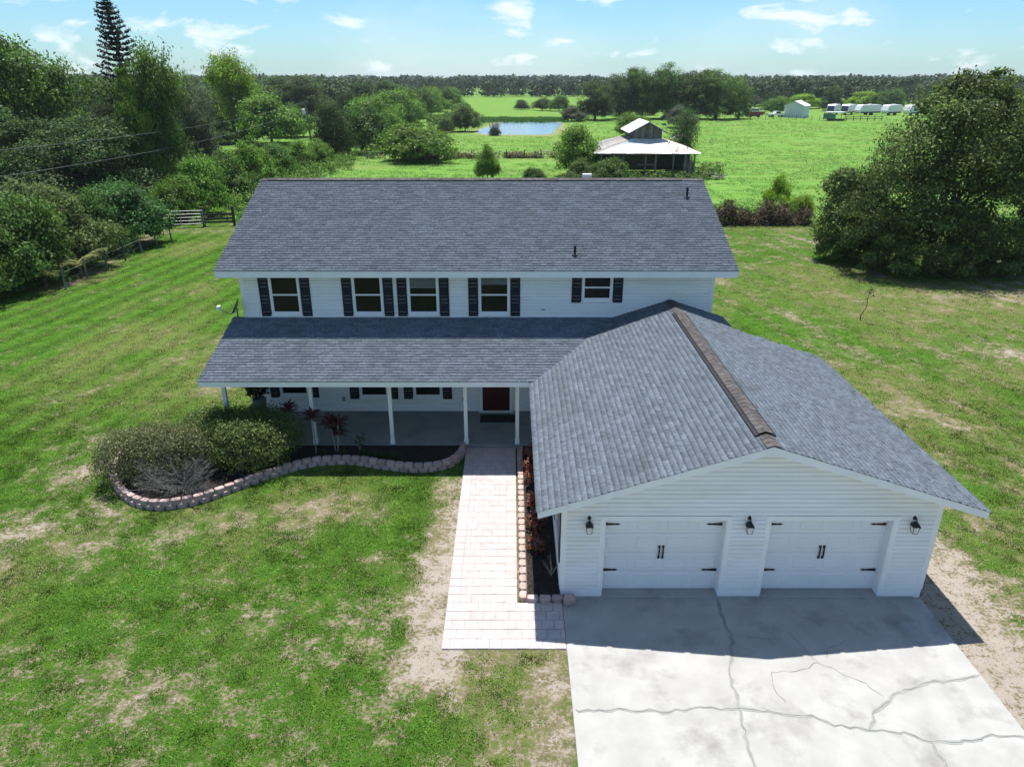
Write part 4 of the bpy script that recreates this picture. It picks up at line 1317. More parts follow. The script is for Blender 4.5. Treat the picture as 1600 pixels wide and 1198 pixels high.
# tall pine with tiered, upswept branches (leans to one side near the top)
pine = empty('pine_tree', (-44.2, 90, 0), 'tall narrow pine with tiered upswept branches above the oaks', 'tree')
rng = random.Random(5)
H_ = 20.0
def axis_pt(z): return Vector((-.0011*z**2.55*.42 if z > 6 else 0, 0, z))
tm = MB().tube([axis_pt(z) + Vector((0, 0, -.3 if z == 0 else 0)) for z in (0, 4, 8, 12, 15, 18, 20)], .28, .03, 8)
Cs = []; Ns = []
z = 3.0
while z < 19.7:
    L_ = 4.3*(1-(z/20.6))**.74+.2
    nb = 6
    a0 = rng.uniform(0, 6.28)
    for k in range(nb):
        a = a0+6.283*k/nb+rng.uniform(-.2, .2)
        l = L_*rng.uniform(.8, 1.12)
        p0 = axis_pt(z); d = Vector((math.cos(a), math.sin(a), .10))
        e = p0+d*l+Vector((0, 0, .28*l*l/ (L_+.3)*.6))
        m_ = p0+d*l*.5
        tm.tube([p0, m_, e], .035, .012, 4)
        n = int(26*l)+8
        for i in range(n):
            t = rng.uniform(.12, 1)
            q = p0.lerp(m_, t*2) if t < .5 else m_.lerp(e, t*2-1)
            Cs.append((q.x+rng.gauss(0, .09), q.y+rng.gauss(0, .09), q.z+abs(rng.gauss(0, .13))))
            Ns.append((d.x*.4, d.y*.4, .5))
    z += .80*(1-.45*z/20)
V, F = leaves(np.array(Cs), np.array(Ns), .34, .45, .6)
k = link('crown', np_mesh('crown', V, F, 'leaf'), pine); k.color = (.020, .034, .016, 1)
link('trunk', tm.mesh('trunk', 'bark'), pine)

# the large oak by the yard's far corner and its low companion
def special_tree(name, loc, blobs, n, size, color, label, cat, mat_='leaf_glossy', clump=.10, shell=.2, trunks=None, per=30):
    o = empty(name, loc, label, cat)
    V, F = cloud(blobs, n, size, clump, shell, per)
    k = link('crown', np_mesh('crown', V, F, mat_), o); k.color = (*color, 1)
    t = MB()
    for (bx, by, r) in (trunks or [(0, 0, .3)]):
        top = Vector(blobs[0][:3])
        t.tube([(bx, by, -.3), (bx*1.1, by*1.1, 1.2), (top.x*.5+bx*.5, top.y*.5, top.z*.6), tuple(top)], r, r*.3, 8)
        for b in blobs[1:7]:
            e = Vector(b[:3]); s = Vector((bx, by, 1.3+rnd.random()))
            t.tube([s, s.lerp(e, .5)+Vector((0, 0, .4)), e], r*.4, r*.1, 6)
    link('trunk', t.mesh('trunk', 'bark'), o)
    return o
bl = [(0, 0, 8.2, 3.4, 3.2, 3.2), (.6, 0, 10.4, 2.2, 2.2, 1.9), (2.4, -.3, 8.0, 3.2, 3, 2.4), (-2.4, -.4, 6.7, 3.0, 3, 2.5), (4.3, .2, 6.2, 2.8, 2.8, 2.2),
      (-3.6, -.4, 4.3, 2.6, 2.6, 2.3), (0, -1.4, 4.6, 3.6, 2.6, 3.0), (3.4, -.9, 3.9, 2.8, 2.6, 2.3), (-1.0, -2.0, 2.4, 3.2, 2.2, 2.0), (2.2, -1.9, 2.0, 2.8, 2.2, 1.7),
      (-4.2, -1.2, 1.9, 2.1, 2, 1.7), (4.9, -.4, 8.2, 1.9, 1.9, 1.4), (1.7, .4, 11.6, 1.3, 1.3, .95), (5.9, -.2, 4.3, 1.8, 1.8, 1.4), (-.6, .2, 11.2, 1.2, 1.2, .9),
      (-1.4, -.4, 9.4, 1.8, 1.8, 1.4), (3.0, .3, 10.2, 1.4, 1.4, 1.1), (6.6, .2, 6.9, 1.5, 1.5, 1.1), (-2.6, -1.9, 1.1, 2.0, 1.4, 1.1), (.6, -2.6, 1.1, 2.2, 1.3, 1.1), (3.4, -1.6, 1.0, 1.8, 1.5, 1.0), (-3.6, 1.2, 2.2, 2.0, 1.8, 2.0), (1.2, 1.4, 2.2, 3.4, 1.8, 2.2), (5.0, -.2, 1.6, 1.3, 1.3, 1.5), (7.4, .2, 4.6, 2.0, 1.9, 1.9), (7.0, .1, 2.2, 1.8, 1.7, 1.7)] + [(-5.2+1.25*q, -1.9+.5*(q % 2), .75, 1.15, .95, .85) for q in range(10)]
bl = [(a, b, c*.93, d, e, f*.95) for a, b, c, d, e, f in bl]
special_tree('oak_tree', (26.6, 45.6, 0), bl, 112000, .185, (.100, .146, .036), 'huge dense dark oak casting shade on the lawn beside the board fence', 'tree', trunks=[(0, 0, .34), (1.3, .4, .25), (-1.2, .2, .24)], per=110)
bl = [(0, 0, 3.2, 1.9, 1.8, 1.7), (-.7, .2, 4.6, 1.3, 1.3, 1.1), (.9, .1, 4.3, 1.3, 1.3, 1.2), (-.8, -.5, 1.8, 1.7, 1.5, 1.5), (1.0, -.6, 1.7, 1.7, 1.5, 1.5), (-1.2, -.9, .8, 1.2, .9, .85), (0, -1.2, .8, 1.3, .9, .85), (1.2, -1.1, .8, 1.3, .9, .85)]
special_tree('oak_tree', (22.6, 48.4, 0), bl, 30000, .185, (.102, .148, .038), 'smaller oak tucked against the left side of the huge oak', 'tree', trunks=[(0, 0, .16)])

# ---------------------------------------------------------------- front garden plants
def hedge(name, loc, blobs, n, size, color, label):
    o = empty(name, loc, label, 'hedge')
    blobs = [(a, b, c*1.16, d, e, f*1.14) for a, b, c, d, e, f in blobs]
    V, F = cloud(blobs, n, size, .09, .07, 16, .06)
    k = link('crown', np_mesh('crown', V, F, 'leaf_glossy'), o); k.color = (*color, 1)
    t = MB()
    for b in blobs:
        for q in range(5):
            a = rnd.uniform(0, 6.28)
            t.tube([(b[0]*.8+.1*math.cos(a), b[1]*.8+.1*math.sin(a), .0), (b[0]+b[3]*.5*math.cos(a), b[1]+b[4]*.5*math.sin(a), .55), (b[0]+b[3]*.8*math.cos(a), b[1]+b[4]*.8*math.sin(a), 1.0)], .022, .008, 5)
    link('stem', t.mesh('stem', 'twig'), o)
bl = [(-.9, .55, .62, .95, .85, .68), (0, .2, .64, 1.0, .95, .70), (.8, -.05, .62, .95, .9, .68), (1.2, .45, .62, .8, .75, .70), (-.2, 1.0, .60, .95, .7, .66), (.7, .95, .62, .95, .7, .68), (-1.3, .95, .56, .8, .7, .6), (.35, -.45, .60, .85, .6, .66)]
hedge('hedge', (-8.6, 19.85, .09), bl, 36000, .062, (.105, .150, .040), 'clipped green hedge in the flower bed at the porch end')
bl = [(.9, .3, .58, .85, .8, .66), (.1, .0, .60, .95, .85, .66), (-.7, -.15, .60, .85, .8, .66), (-.2, .65, .58, .9, .7, .62), (.75, .8, .54, .7, .6, .58), (-.95, .35, .56, .7, .7, .62)]
hedge('hedge', (-10.75, 19.05, .09), bl, 27000, .058, (.130, .142, .060), 'thinning greyish brown hedge at the outer end of the flower bed')
# leafless grey shrub in front of the two hedges
M['twig_dark'] = mat('dark_grey_twig', (.09, .09, .082), (.19, .185, .17), 9, .9)
bs = empty('bare_shrub', (-9.55, 18.25, .08), 'leafless grey shrub of spreading twigs in front of the hedges', 'shrub')
tw = MB(); rng = random.Random(9)
def twig(p, d, l, r, depth):
    e = p+d*l
    m_ = p+d*(l*.5)+Vector((rng.gauss(0, .03), rng.gauss(0, .03), rng.gauss(0, .02)))
    tw.tube([p, m_, e], r, r*.6, 3, False)
    if depth:
        for _ in range(3 if depth > 1 else 4):
            nd = (d+Vector((rng.gauss(0, .38), rng.gauss(0, .38), rng.gauss(.06, .26)))).normalized()
            twig(p.lerp(e, rng.uniform(.45, 1)), nd, l*rng.uniform(.5, .8), r*.62, depth-1)
for i in range(30):
    a = rng.uniform(0, 6.283)
    d = Vector((math.cos(a)*1.0, math.sin(a)*.55-.12, rng.uniform(.35, 1.0))).normalized()
    twig(Vector((rng.gauss(0, .12), rng.gauss(0, .10), 0)), d, rng.uniform(.4, .68), .011, 3)
link('stem', tw.mesh('stem', 'twig_dark'), bs); bs.scale = (1.3, 1.15, 1.2)

# strap-leaved red plants: cane with a rosette of arching blades
M['ti_leaf'] = leaf_mat('dark_red_leaf', .2, .4, .4, .5, (.085, .018, .026))
M['croton_leaf'] = leaf_mat('croton_leaf', .2, .35, .5, .8, (.15, .032, .014))
def rosette(m, c, n, l, w, rng, up=.5):
    for i in range(n):
        a = 6.283*i/n*1.618+rng.uniform(-.3, .3)
        el = rng.uniform(-.1, 1.1)*up+.25
        d = Vector((math.cos(a), math.sin(a), 0)); ll = l*rng.uniform(.7, 1.15)
        side = Vector((-d.y, d.x, 0))*w*.5
        p0 = c; p1 = c+d*ll*.5*math.cos(el)+Vector((0, 0, ll*.55*math.sin(el)+.02)); p2 = c+d*ll*math.cos(el*.6)+Vector((0, 0, ll*.75*math.sin(el)-.10*ll))
        m.add([tuple(p0), tuple(p1-side), tuple(p1+side), tuple(p2)], [(0, 1, 2), (1, 3, 2)])
def cane_plant(loc, canes, label, seed):
    rng = random.Random(seed)
    o = empty('red_leaf_plant', loc, label, 'plant')
    st = MB(); lf = MB()
    for dx_, dy_, h in canes:
        st.tube([(dx_*.2, dy_*.2, -.05), (dx_*.6+.02, dy_*.6, h*.5), (dx_, dy_, h)], .022, .014, 6)
        rosette(lf, Vector((dx_, dy_, h)), 22, .42, .10, rng, .9)
        rosette(lf, Vector((dx_, dy_, h-.08)), 12, .36, .09, rng, .3)
    link('stem', st.mesh('stem', 'twig'), o)
    link('foliage', lf.mesh('foliage', 'ti_leaf'), o)
cane_plant((-7.0, 20.65, .1), [(-.05, .1, 1.42)], 'tallest dark red cane plant beside the hedge in front of the porch', 1)
cane_plant((-6.28, 20.52, .1), [(-.05, .1, 1.22)], 'single stemmed dark red plant in front of the second porch post', 2)
cane_plant((-5.65, 20.66, .1), [(-.18, .1, .95), (.12, .0, 1.02), (.05, .1, .62)], 'dark red plant with several canes right of the second porch post', 3)
cane_plant((-7.35, 19.95, .1), [(-.02, .0, .95)], 'pale reddish plant at the front corner of the green hedge', 4)
# small leafy shrub and low grassy plants in the bed
o = empty('young_shrub', (-4.92, 20.75, .09), 'small sparse green leafy shrub in the flower bed', 'plant')
st = MB(); rng = random.Random(4); lc = []
for i in range(5):
    a = rng.uniform(0, 6.28); e = Vector((.28*math.cos(a), .28*math.sin(a), rng.uniform(.4, .95)))
    st.tube([(0, 0, -.05), (e.x*.4, e.y*.4, e.z*.6), tuple(e)], .012, .006, 5)
    for t in range(9): lc.append(tuple(e*rng.uniform(.45, 1.05)+Vector((rng.gauss(0, .05), rng.gauss(0, .05), 0))))
link('stem', st.mesh('stem', 'twig'), o)
V, F = leaves(np.array(lc), np.tile([0, 0, 1.], (len(lc), 1)), .13, .6, .5)
k = link('foliage', np_mesh('foliage', V, F, 'leaf'), o); k.color = (.05, .10, .03, 1)
GP = [(-5.35, 20.35), (-4.75, 20.3), (-4.2, 20.22), (-3.7, 20.1), (-5.9, 20.3)]
for i, (gx_, gy_) in enumerate(GP):
    m = MB(); rng = random.Random(40+i)
    for q in range(70):
        a = rng.uniform(0, 6.28); l = rng.uniform(.15, .34)
        b = Vector((rng.gauss(0, .09), rng.gauss(0, .06), 0)); t = b+Vector((math.cos(a)*l*.7, math.sin(a)*l*.7, l*.9))
        s = Vector((-math.sin(a), math.cos(a), 0))*.012
        m.add([tuple(b-s), tuple(b+s), tuple(t)], [(0, 1, 2)])
    o = m.build('grassy_plant', 'grass', None, (gx_, gy_, .095)); o.color = (.045, .085, .03, 1)
    tag(o, 'low grassy clump inside the block wall, ' + ['fourth from the walkway', 'third from the walkway', 'second from the walkway', 'nearest the walkway', 'nearest the red cane plants'][i], 'plant', 'grassy clumps in the flower bed')
for i, (cx, cy, s, lab) in enumerate([(.62, 20.1, .9, 'red and orange croton by the porch end of the garage bed'), (.60, 18.7, 1.0, 'red croton second from the porch in the garage bed'),
                                      (.60, 17.5, .7, 'small dark croton in the middle of the garage bed'), (.62, 16.3, .9, 'red croton beneath the garage eave corner'), (.64, 15.4, .8, 'red croton nearest the driveway in the garage bed')]):
    o = empty('croton', (cx, cy, .06), lab, 'plant'); rng = random.Random(70+i)
    st = MB(); pts = []
    for q in range(7):
        a = rng.uniform(0, 6.28); e = Vector((.2*s*math.cos(a), .3*s*math.sin(a), rng.uniform(.3, .62)*s))
        st.tube([(0, 0, -.03), tuple(e)], .012, .006, 5)
        for t in range(26): pts.append(tuple(e*rng.uniform(.4, 1.1)+Vector((rng.gauss(0, .06), rng.gauss(0, .09), rng.gauss(0, .05)))))
    link('stem', st.mesh('stem', 'twig'), o)
    V, F = leaves(np.array(pts), np.tile([0, 0, 1.], (len(pts), 1)), .15, .42, .7)
    link('foliage', np_mesh('foliage', V, F, 'croton_leaf'), o)
o = empty('bare_plant', (.95, 14.35, .06), 'leafless twiggy plant in the shaded end of the garage bed', 'plant')
m = MB(); rng = random.Random(15)
for i in range(16):
    a = rng.uniform(0, 6.28); m.tube([(0, 0, 0), (.1*math.cos(a), .1*math.sin(a), .25), (.26*math.cos(a+.2), .22*math.sin(a+.2), rng.uniform(.4, .6))], .008, .003, 4)
link('stem', m.mesh('stem', 'twig'), o)
# planter with a dark clipped ball at the porch end
o = empty('potted_plant', (-8.62, 22.5, .12), 'dark round topiary in a tall grey planter at the porch end', 'planter')
MB().lathe([(.17, 0), (.18, .05), (.21, .75), (.235, 1.02), (.20, 1.02), (.19, .95)], 18).build('planter', 'planter', o, smooth=True)
V, F = cloud([(0, 0, 1.42, .33, .33, .42)], 2600, .085, .10, .10, 12)
k = link('foliage', np_mesh('foliage', V, F, 'leaf_glossy'), o); k.color = (.016, .022, .012, 1)

# palm fronds leaning out of the hedge by the left fence
def palm(loc, fronds, label, seed):
    rng = random.Random(seed); o = empty('palmetto', loc, label, 'palm')
    st = MB(); lf = MB()
    st.tube([(0, 0, -.2), (.05, 0, .4), (0, 0, .8)], .12, .09, 7)
    for a, el, l in fronds:
        d = Vector((math.cos(a), math.sin(a), 0)); prev = Vector((0, 0, .75)); pts = [prev]
        for s in range(1, 9):
            t = s/8; pts.append(Vector((0, 0, .75))+d*l*t*math.cos(el*.6)+Vector((0, 0, l*(math.sin(el)*t-.55*t*t))))
        st.tube(pts, .02, .006, 5)
        for s in range(1, 9):
            for q in range(3):
                p = pts[s-1].lerp(pts[s], q/3); w = .55*math.sin(math.pi*min(1, .2+.8*s/9))+.12
                for sd in (-1, 1):
                    tip = p+Vector((-d.y*sd, d.x*sd, 0))*w+d*w*.55+Vector((0, 0, -.12*w))
                    b = d*.03
                    lf.add([tuple(p-b), tuple(p+b), tuple(tip)], [(0, 1, 2)])
    link('stem', st.mesh('stem', 'bark'), o)
    k = link('fronds', lf.mesh('fronds', 'leaf'), o); k.color = (.24, .26, .08, 1)
palm((-26.3, 43.2, 0), [(-.5, 1.0, 2.6), (-1.4, .9, 2.2), (.3, 1.2, 2.4), (2.4, 1.1, 2.0), (3.8, .9, 2.0), (-2.2, .7, 1.8)], 'yellowed palm with arching fronds pushing through the left fence', 1)
palm((-27.1, 40.9, 0), [(-.7, .7, 2.2), (-1.6, .8, 2.0), (.5, .9, 2.0), (2.6, .9, 1.8), (4.0, .7, 1.8)], 'low grey palm at the near end of the left fence', 2)

# young sapling on the right lawn
o = empty('sapling', (17.5, 34.7, 0), 'thin crooked sapling standing alone on the lawn', 'tree')
m = MB().tube([(0, 0, -.1), (-.03, 0, .25), (.18, 0, .7), (.15, 0, 1.2), (.22, 0, 1.75)], .03, .010, 6)
rng = random.Random(6); pts = []
for i in range(8):
    z = rng.uniform(.7, 1.6); a = rng.uniform(0, 6.28); e = (.17+.22*math.cos(a), .22*math.sin(a), z+.22)
    m.tube([(.16, 0, z), e], .010, .004, 4); pts += [(e[0]+rng.gauss(0, .07), e[1]+rng.gauss(0, .07), e[2]+rng.gauss(0, .07)) for _ in range(6)]
link('trunk', m.mesh('trunk', 'bark'), o)
V, F = leaves(np.array(pts), np.tile([0, 0, 1.], (len(pts), 1)), .11, .5, .8)
k = link('crown', np_mesh('crown', V, F, 'leaf'), o); k.color = (.07, .09, .03, 1)

# brush pile behind the yard
o = empty('brush_pile', (20.6, 60.6, 0), 'long low row of dark dry brush at the edge of the yard', 'brush pile')
m = MB(); rng = random.Random(12)
for i in range(420):
    x = rng.uniform(-3.9, 3.9); a = rng.uniform(-1.2, 1.2)+(3.14 if rng.random() < .5 else 0); l = rng.uniform(.5, 1.5); z = rng.uniform(.0, 1.0+.35*math.sin(x*1.7)+.2*math.sin(x*4.1))
    y = rng.gauss(0, .45)
    m.tube([(x, y, z), (x+math.cos(a)*l*.5, y+rng.gauss(0, .2), z+.22*rng.random()), (x+math.cos(a)*l, y+rng.gauss(0, .4)-.2, max(.02, z-.35*rng.random()))], rng.uniform(.015, .04), .008, 4, False)
link('branches', m.mesh('branches', 'brush'), o)
n = 9000
C = np.stack([rs_.uniform(-4, 4, n), rs_.normal(0, .5, n), np.abs(rs_.normal(.75, .42, n))], 1); C[:, 2] = np.clip(C[:, 2]*(.9+.35*np.sin(C[:, 0]*1.7)+.22*np.sin(C[:, 0]*4.1)), .03, 1.9)
V, F = leaves(C, np.tile([0, -.4, .7], (n, 1)), .24, .25, .9)
link('dry_leaves', np_mesh('dry_leaves', V, F, 'brush'), o)
# ---------------------------------------------------------------- fences, gate, pole, wires
g = empty('field_gate', (-26.8, 59.0, 0), 'five bar galvanised metal field gate at the end of the left hedge', 'gate', None, .22)
for i in range(5):
    MB().tube([(-1.75, 0, .28+.26*i), (1.75, 0, .28+.26*i)], .028, n=7).build('bar', 'galv', g)
for x in (-1.75, 0, 1.75): MB().tube([(x, 0, .22), (x, 0, 1.4)], .03, n=7).build('upright', 'galv', g)
fe = empty('fence_panel', (-24.05, 59.8, 0), 'short dark wooden fence panel beside the metal gate', 'fence', None, .2)
for x in (-1.15, 1.2):
    MB().box(x-.10, x+.10, -.09, .09, -.2, 1.55, .012).build('post', 'wood_dark', fe)
for i, z in enumerate((.25, .52, .86)): MB().box(-1.04, 1.09, -.03, .03, z, z+.15, .004).build('rail', 'wood_dark', fe)
bf = empty('board_fence', (32.4, 43.7, 0), 'dark board fence in the shade beside the huge oak', 'fence', None, -.62)
for x in (-2.4, 0, 2.4): MB().box(x-.07, x+.07, -.07, .07, -.2, 1.35, .01).build('post', 'wood_dark', bf)
for z in (.3, .7, 1.1): MB().box(-2.5, 2.5, -.1, -.07, z, z+.15, .004).build('rail', 'wood_dark', bf)
# wire fence along the pasture: posts and two strands
pfn = empty('wire_fence', (-6, 112, 0), 'post and wire fence crossing the pasture in front of the pond', 'fence')
for i in range(17):
    x = -26+2.6*i; h = 1.35+rnd.uniform(-.15, .2)
    p = MB().tube([(x+6-6, .15*i, -.2), (x+rnd.uniform(-.06, .06), .15*i, h)], .075, .06, 7).build('post', 'wood_dark', pfn)
for z in (.55, 1.05): MB().tube([(-26, 0, z), (-26+2.6*16, .15*16, z)], .012, n=4).build('wire', 'galv', pfn)
lf_ = empty('wire_fence', (-28, 47, 0), 'old post fence swallowed by the bushes along the left lawn', 'fence')
for i in range(7):
    MB().tube([(2.3+.02*i, -6.5+2.3*i, -.2), (2.3+rnd.uniform(-.05, .05), -6.5+2.3*i, 1.35)], .06, .05, 7).build('post', 'wood', lf_)
for z in (.5, .95): MB().tube([(2.3, -6.5, z), (2.4, 7.3, z)], .008, n=4).build('wire', 'galv', lf_)

up = empty('utility_pole', (-39.6, 150, 0), 'wooden utility pole with grey transformer above the pasture hedge', 'utility pole')
MB().tube([(0, 0, -.5), (-.25, 0, 4), (-.5, 0, 7.3)], .19, .13, 10).build('pole', 'wood', up)
tf = MB().lathe([(.05, 0), (.30, .03), (.30, .95), (.22, 1.05), (.05, 1.1)], 14, (-.9, -.1, 4.6)).build('transformer', 'white', up)
MB().tube([(-.3, -.02, 5.0), (-.9, -.1, 5.0)], .05, n=6).build('bracket', 'galv', up)
MB().tube([(-.9, -.1, 5.65), (-.9, -.1, 5.95)], .05, .03, 6).build('bushing', 'black', tf)
def wire(a, b, sag, label):
    pts = []
    for i in range(25):
        t = i/24; p = Vector(a).lerp(Vector(b), t); p.z -= 4*sag*t*(1-t); pts.append(p)
    tag(MB().tube(pts, .011, n=5).build('power_line', 'planter'), label, 'power line')
wire((-40.08, 150, 7.0), (-29.5, 30, 7.8), 1.1, 'upper power line running from the utility pole past the left trees')
wire((-40.0, 150, 5.9), (-29.5, 30, 6.4), 1.4, 'lower power line running from the utility pole past the left trees')

# ---------------------------------------------------------------- old barn
barn = empty('barn', (16.1, 92, 0), 'old open barn with pale tin skirt roof and weathered board cupola', 'barn')
def bp(mb, name, m, par=None): return mb.build(name, m, par or barn, (-16.1, -92, 0) if par is None else (0, 0, 0))
EA, EB, YF, YB, zE = 9.9, 22.4, 89.0, 101.0, 3.0
MA, MB_, MY0, MY1, zM = 14.7, 18.15, 92.3, 99.0, 4.40
frame = MB()
frame.box(10.9, 21.6, 99.6, 99.7, 0, 3.05); frame.box(21.5, 21.6, 91.5, 99.6, 0, 2.9); frame.box(10.9, 11.0, 93, 99.6, 0, 2.9)
fr_ = bp(frame, 'back_wall', 'wood')
for x in (10.6, 13.2, 15.9, 17.1, 19.2, 20.6, 21.7):
    bp(MB().box(x-.09, x+.09, 89.5, 89.68, -.1, 3.1), 'post', 'wood')
bp(MB().box(10.4, 22.0, 89.45, 89.62, 2.86, 3.06), 'beam', 'wood')
bp(MB().box(15.0, 17.2, 89.8, 89.86, 1.55, 1.72), 'rail', 'wood')
for i in range(8):
    x = 20.45+.17*i; bp(MB().box(x, x+.15, 89.72, 89.76, 0, 1.9+.35*((i*7) % 3)), 'board', 'wood')
sk = bp(MB().prism([(EA+.3, YF+.3, zE-.12), (EB-.3, YF+.3, zE-.12), (MB_, MY0, zM-.12), (MA, MY0, zM-.12)], (0, 0, .06)), 'skirt_roof', 'tin_old')
def quad_panel(p00, p10, p11, p01, n, mat_, name, seed, jig=.04):
    """corrugated sheets side by side, each its own piece, slightly uneven"""
    rng = random.Random(seed)
    P = [Vector(p) for p in (p00, p10, p11, p01)]
    for i in range(n):
        a, b = i/n, (i+1)/n
        lo = rng.uniform(-jig, jig)
        m = MB(); vs = []; K = 9
        for k_ in range(K):
            t = a+(b-a)*k_/(K-1)
            bot = P[0].lerp(P[1], t); top = P[3].lerp(P[2], t)
            d = (bot-top).normalized()
            h = .018*(1 if k_ % 2 else -1)+rng.uniform(0, .01)
            vs += [tuple(bot+d*lo+Vector((0, 0, h))), tuple(top+Vector((0, 0, h)))]
        m.add(vs, [(2*k_, 2*k_+2, 2*k_+3, 2*k_+1) for k_ in range(K-1)])
        m.build(name, mat_ if not callable(mat_) else mat_(i), sk)
quad_panel((EA, YF, zE), (EB, YF, zE), (MB_+.1, MY0, zM), (MA-.1, MY0, zM), 14, 'tin', 'roof_sheet', 1)
quad_panel((EA, YF+.05, zE), (EA-.3, YB, zE), (MA, MY1, zM), (MA-.1, MY0, zM), 10, 'tin_old', 'roof_sheet', 2, .2)
quad_panel((EB, YF+.05, zE), (EB+.3, YB, zE), (MB_, MY1, zM), (MB_+.1, MY0, zM), 10, lambda i: 'tin' if i % 3 else 'rust', 'roof_sheet', 3, .2)
rng = random.Random(8)
for i in range(9):
    t = rng.uniform(.1, .7); x = rng.uniform(19.0, 21.4)-.9*t; y = YF+(MY0-YF)*t; z = zE+(zM-zE)*t+.045
    s = rng.uniform(.08, .22); sl_ = (zM-zE)/(MY0-YF)
    MB().add([(x-s, y-s*1.4, z-s*1.4*sl_), (x+s*.7, y-s, z-s*sl_), (x+s, y+s*1.6, z+s*1.6*sl_), (x-s*.6, y+s, z+s*sl_)], [(0, 1, 2, 3)]).build('rust_patch', 'rust', sk)
cu = bp(MB().box(MA+.1, MB_-.1, MY0+.06, MY1, 2.6, 5.35), 'cupola', 'wood')
nb = 15
for i in range(nb):
    x0 = MA+(MB_-MA)*i/nb; x1 = MA+(MB_-MA)*(i+1)/nb-.012; xm = (x0+x1)/2
    top = 6.22-abs(xm-(MA+MB_)/2)*.5
    MB().box(x0, x1, MY0+rnd.uniform(0, .02), MY0+.055, zM-.1, top-.05).build('board', 'wood', cu)
cm_ = (MA+MB_)/2
quad_panel((MA-.65, MY0-.5, 5.12), (MA-.65, MY1+.5, 5.12), (cm_, MY1+.5, 6.38), (cm_, MY0-.5, 6.38), 8, 'tin', 'roof_sheet', 5)
quad_panel((MB_+.65, MY0-.5, 5.12), (MB_+.65, MY1+.5, 5.12), (cm_, MY1+.5, 6.37), (cm_, MY0-.5, 6.37), 8, 'tin_old', 'roof_sheet', 6)
for s, xe in ((1, MA-.65), (-1, MB_+.65)):
    MB().prism([(xe, MY0-.5, 4.98), (cm_, MY0-.5, 6.24), (cm_, MY0-.5, 6.34), (xe, MY0-.5, 5.08)], (0, .05, 0)).build('barge_board', 'wood', cu)
o = empty('scrap_heap', (24.3, 89.6, 0), 'small heap of fallen boards and tin beside the barn', 'scrap heap')
for i in range(7):
    a = MB().box(-.9, .9, -.12, .12, 0, .04).build('board', 'wood' if i % 2 else 'tin_old', o, (rnd.uniform(-.6, .6), rnd.uniform(-.5, .5), .08+.09*i))
    a.rotation_euler = (rnd.uniform(-.15, .15), rnd.uniform(-.2, .2), rnd.uniform(-1, 1))

# ---------------------------------------------------------------- shed, trailers and vehicles beyond the meadow
sh = empty('metal_shed', (88.5, 240, 0), 'pale blue-grey metal shed with white gable roof beyond the meadow', 'shed', None, -.06)
MB().box(-2.9, 2.9, -4.2, 4.2, -.1, 3.3).prism([(-2.9, -4.2, 3.3), (2.9, -4.2, 3.3), (0, -4.2, 4.55)], (0, 8.4, 0)).build('wall', 'shed_wall', sh)
for s in (-1, 1):
    r_ = MB().prism([(s*3.2, -4.5, 3.22), (0, -4.5, 4.62), (0, -4.5, 4.72), (s*3.2, -4.5, 3.32)], (0, 9, 0)).build('roof', 'white', sh)
for i in range(6): MB().box(-2.93, -2.90, -4.0+1.4*i, -3.95+1.4*i, 0, 3.25).build('rib', 'white', sh)
MB().box(-1.2, 1.2, -4.24, -4.205, 0, 2.7).build('door', 'shed_wall', sh)
sh.rotation_euler.z = -.55
def trailer(x, y, rz, label, navy=False, L_=8.0):
    o = empty('travel_trailer', (x, y, 0), label, 'trailer', 'travel trailers parked beyond the meadow', rz)
    h = 3.15
    prof = [(-L_/2, .75), (-L_/2+.1, .6), (L_/2-.5, .6), (L_/2, .95), (L_/2+.05, 1.5), (L_/2-.5, 2.85), (L_/2-1.1, h), (-L_/2+.25, h), (-L_/2, h-.3)]
    b = MB().prism([(x_, -1.22, z_) for x_, z_ in prof], (0, 2.44, 0)).build('body', 'white', o)
    MB().box(-L_/2+.02, L_/2-.4, -1.24, 1.24, .62, 1.05).build('stripe', 'navy', o)
    if navy: MB().prism([(L_/2+.06, -1.1, 1.2), (L_/2+.07, -1.1, 1.55), (L_/2-.46, -1.1, 2.8), (L_/2-.52, -1.1, 2.75)], (0, 2.2, 0)).build('front_cap', 'navy', o)
    for x_ in (-L_/2+1.0, -.4, 1.6): MB().box(x_, x_+.9, -1.25, -1.225, 1.7, 2.35).build('window', 'glass', o)
    MB().box(.75, 1.4, -1.25, -1.225, .75, 2.6).build('door', 'white', o)
    for x_ in (-.9, -.1):
        for y_ in (-1.2, .95): MB().tube([(x_, y_, .38), (x_, y_+.25, .38)], .38, n=12).build('wheel', 'tyre', o)
    MB().box(-1, -.2, -.5, .5, h-.02, h+.22).build('roof_vent', 'white', o)
    MB().tube([(L_/2-.4, 0, .55), (L_/2+1.1, 0, .5), (L_/2+1.1, 0, 0)], .06, n=6).build('hitch', 'black', o)
for i, (x, rz, nv, lab) in enumerate([(106.5, -2.2, True, 'travel trailer with dark navy front cap ending the parked row nearest the shed'), (110.8, -2.3, True, 'travel trailer with navy front parked second from the shed'),
                                      (116.5, -2.75, False, 'longer white travel trailer with side windows facing the meadow'), (123.5, -2.6, False, 'white travel trailer ending the row beside the huge oak'), (130.0, -2.6, False, 'white travel trailer mostly hidden by the huge oak')]):
    trailer(x, 256-1.5*i, rz, lab, nv, 7.5 if i != 2 else 9)
cs = empty('canopy_shelter', (91.3, 218, 0), 'low shelter with white canopy and green sides at the meadow edge', 'shelter')
MB().box(-2.6, 2.6, -1.5, 1.5, 2.2, 2.35).build('canopy', 'white', cs)
for x in (-2.5, 2.5):
    for y in (-1.4, 1.4): MB().tube([(x, y, 0), (x, y, 2.25)], .07, n=6).build('post', 'wood_dark', cs)
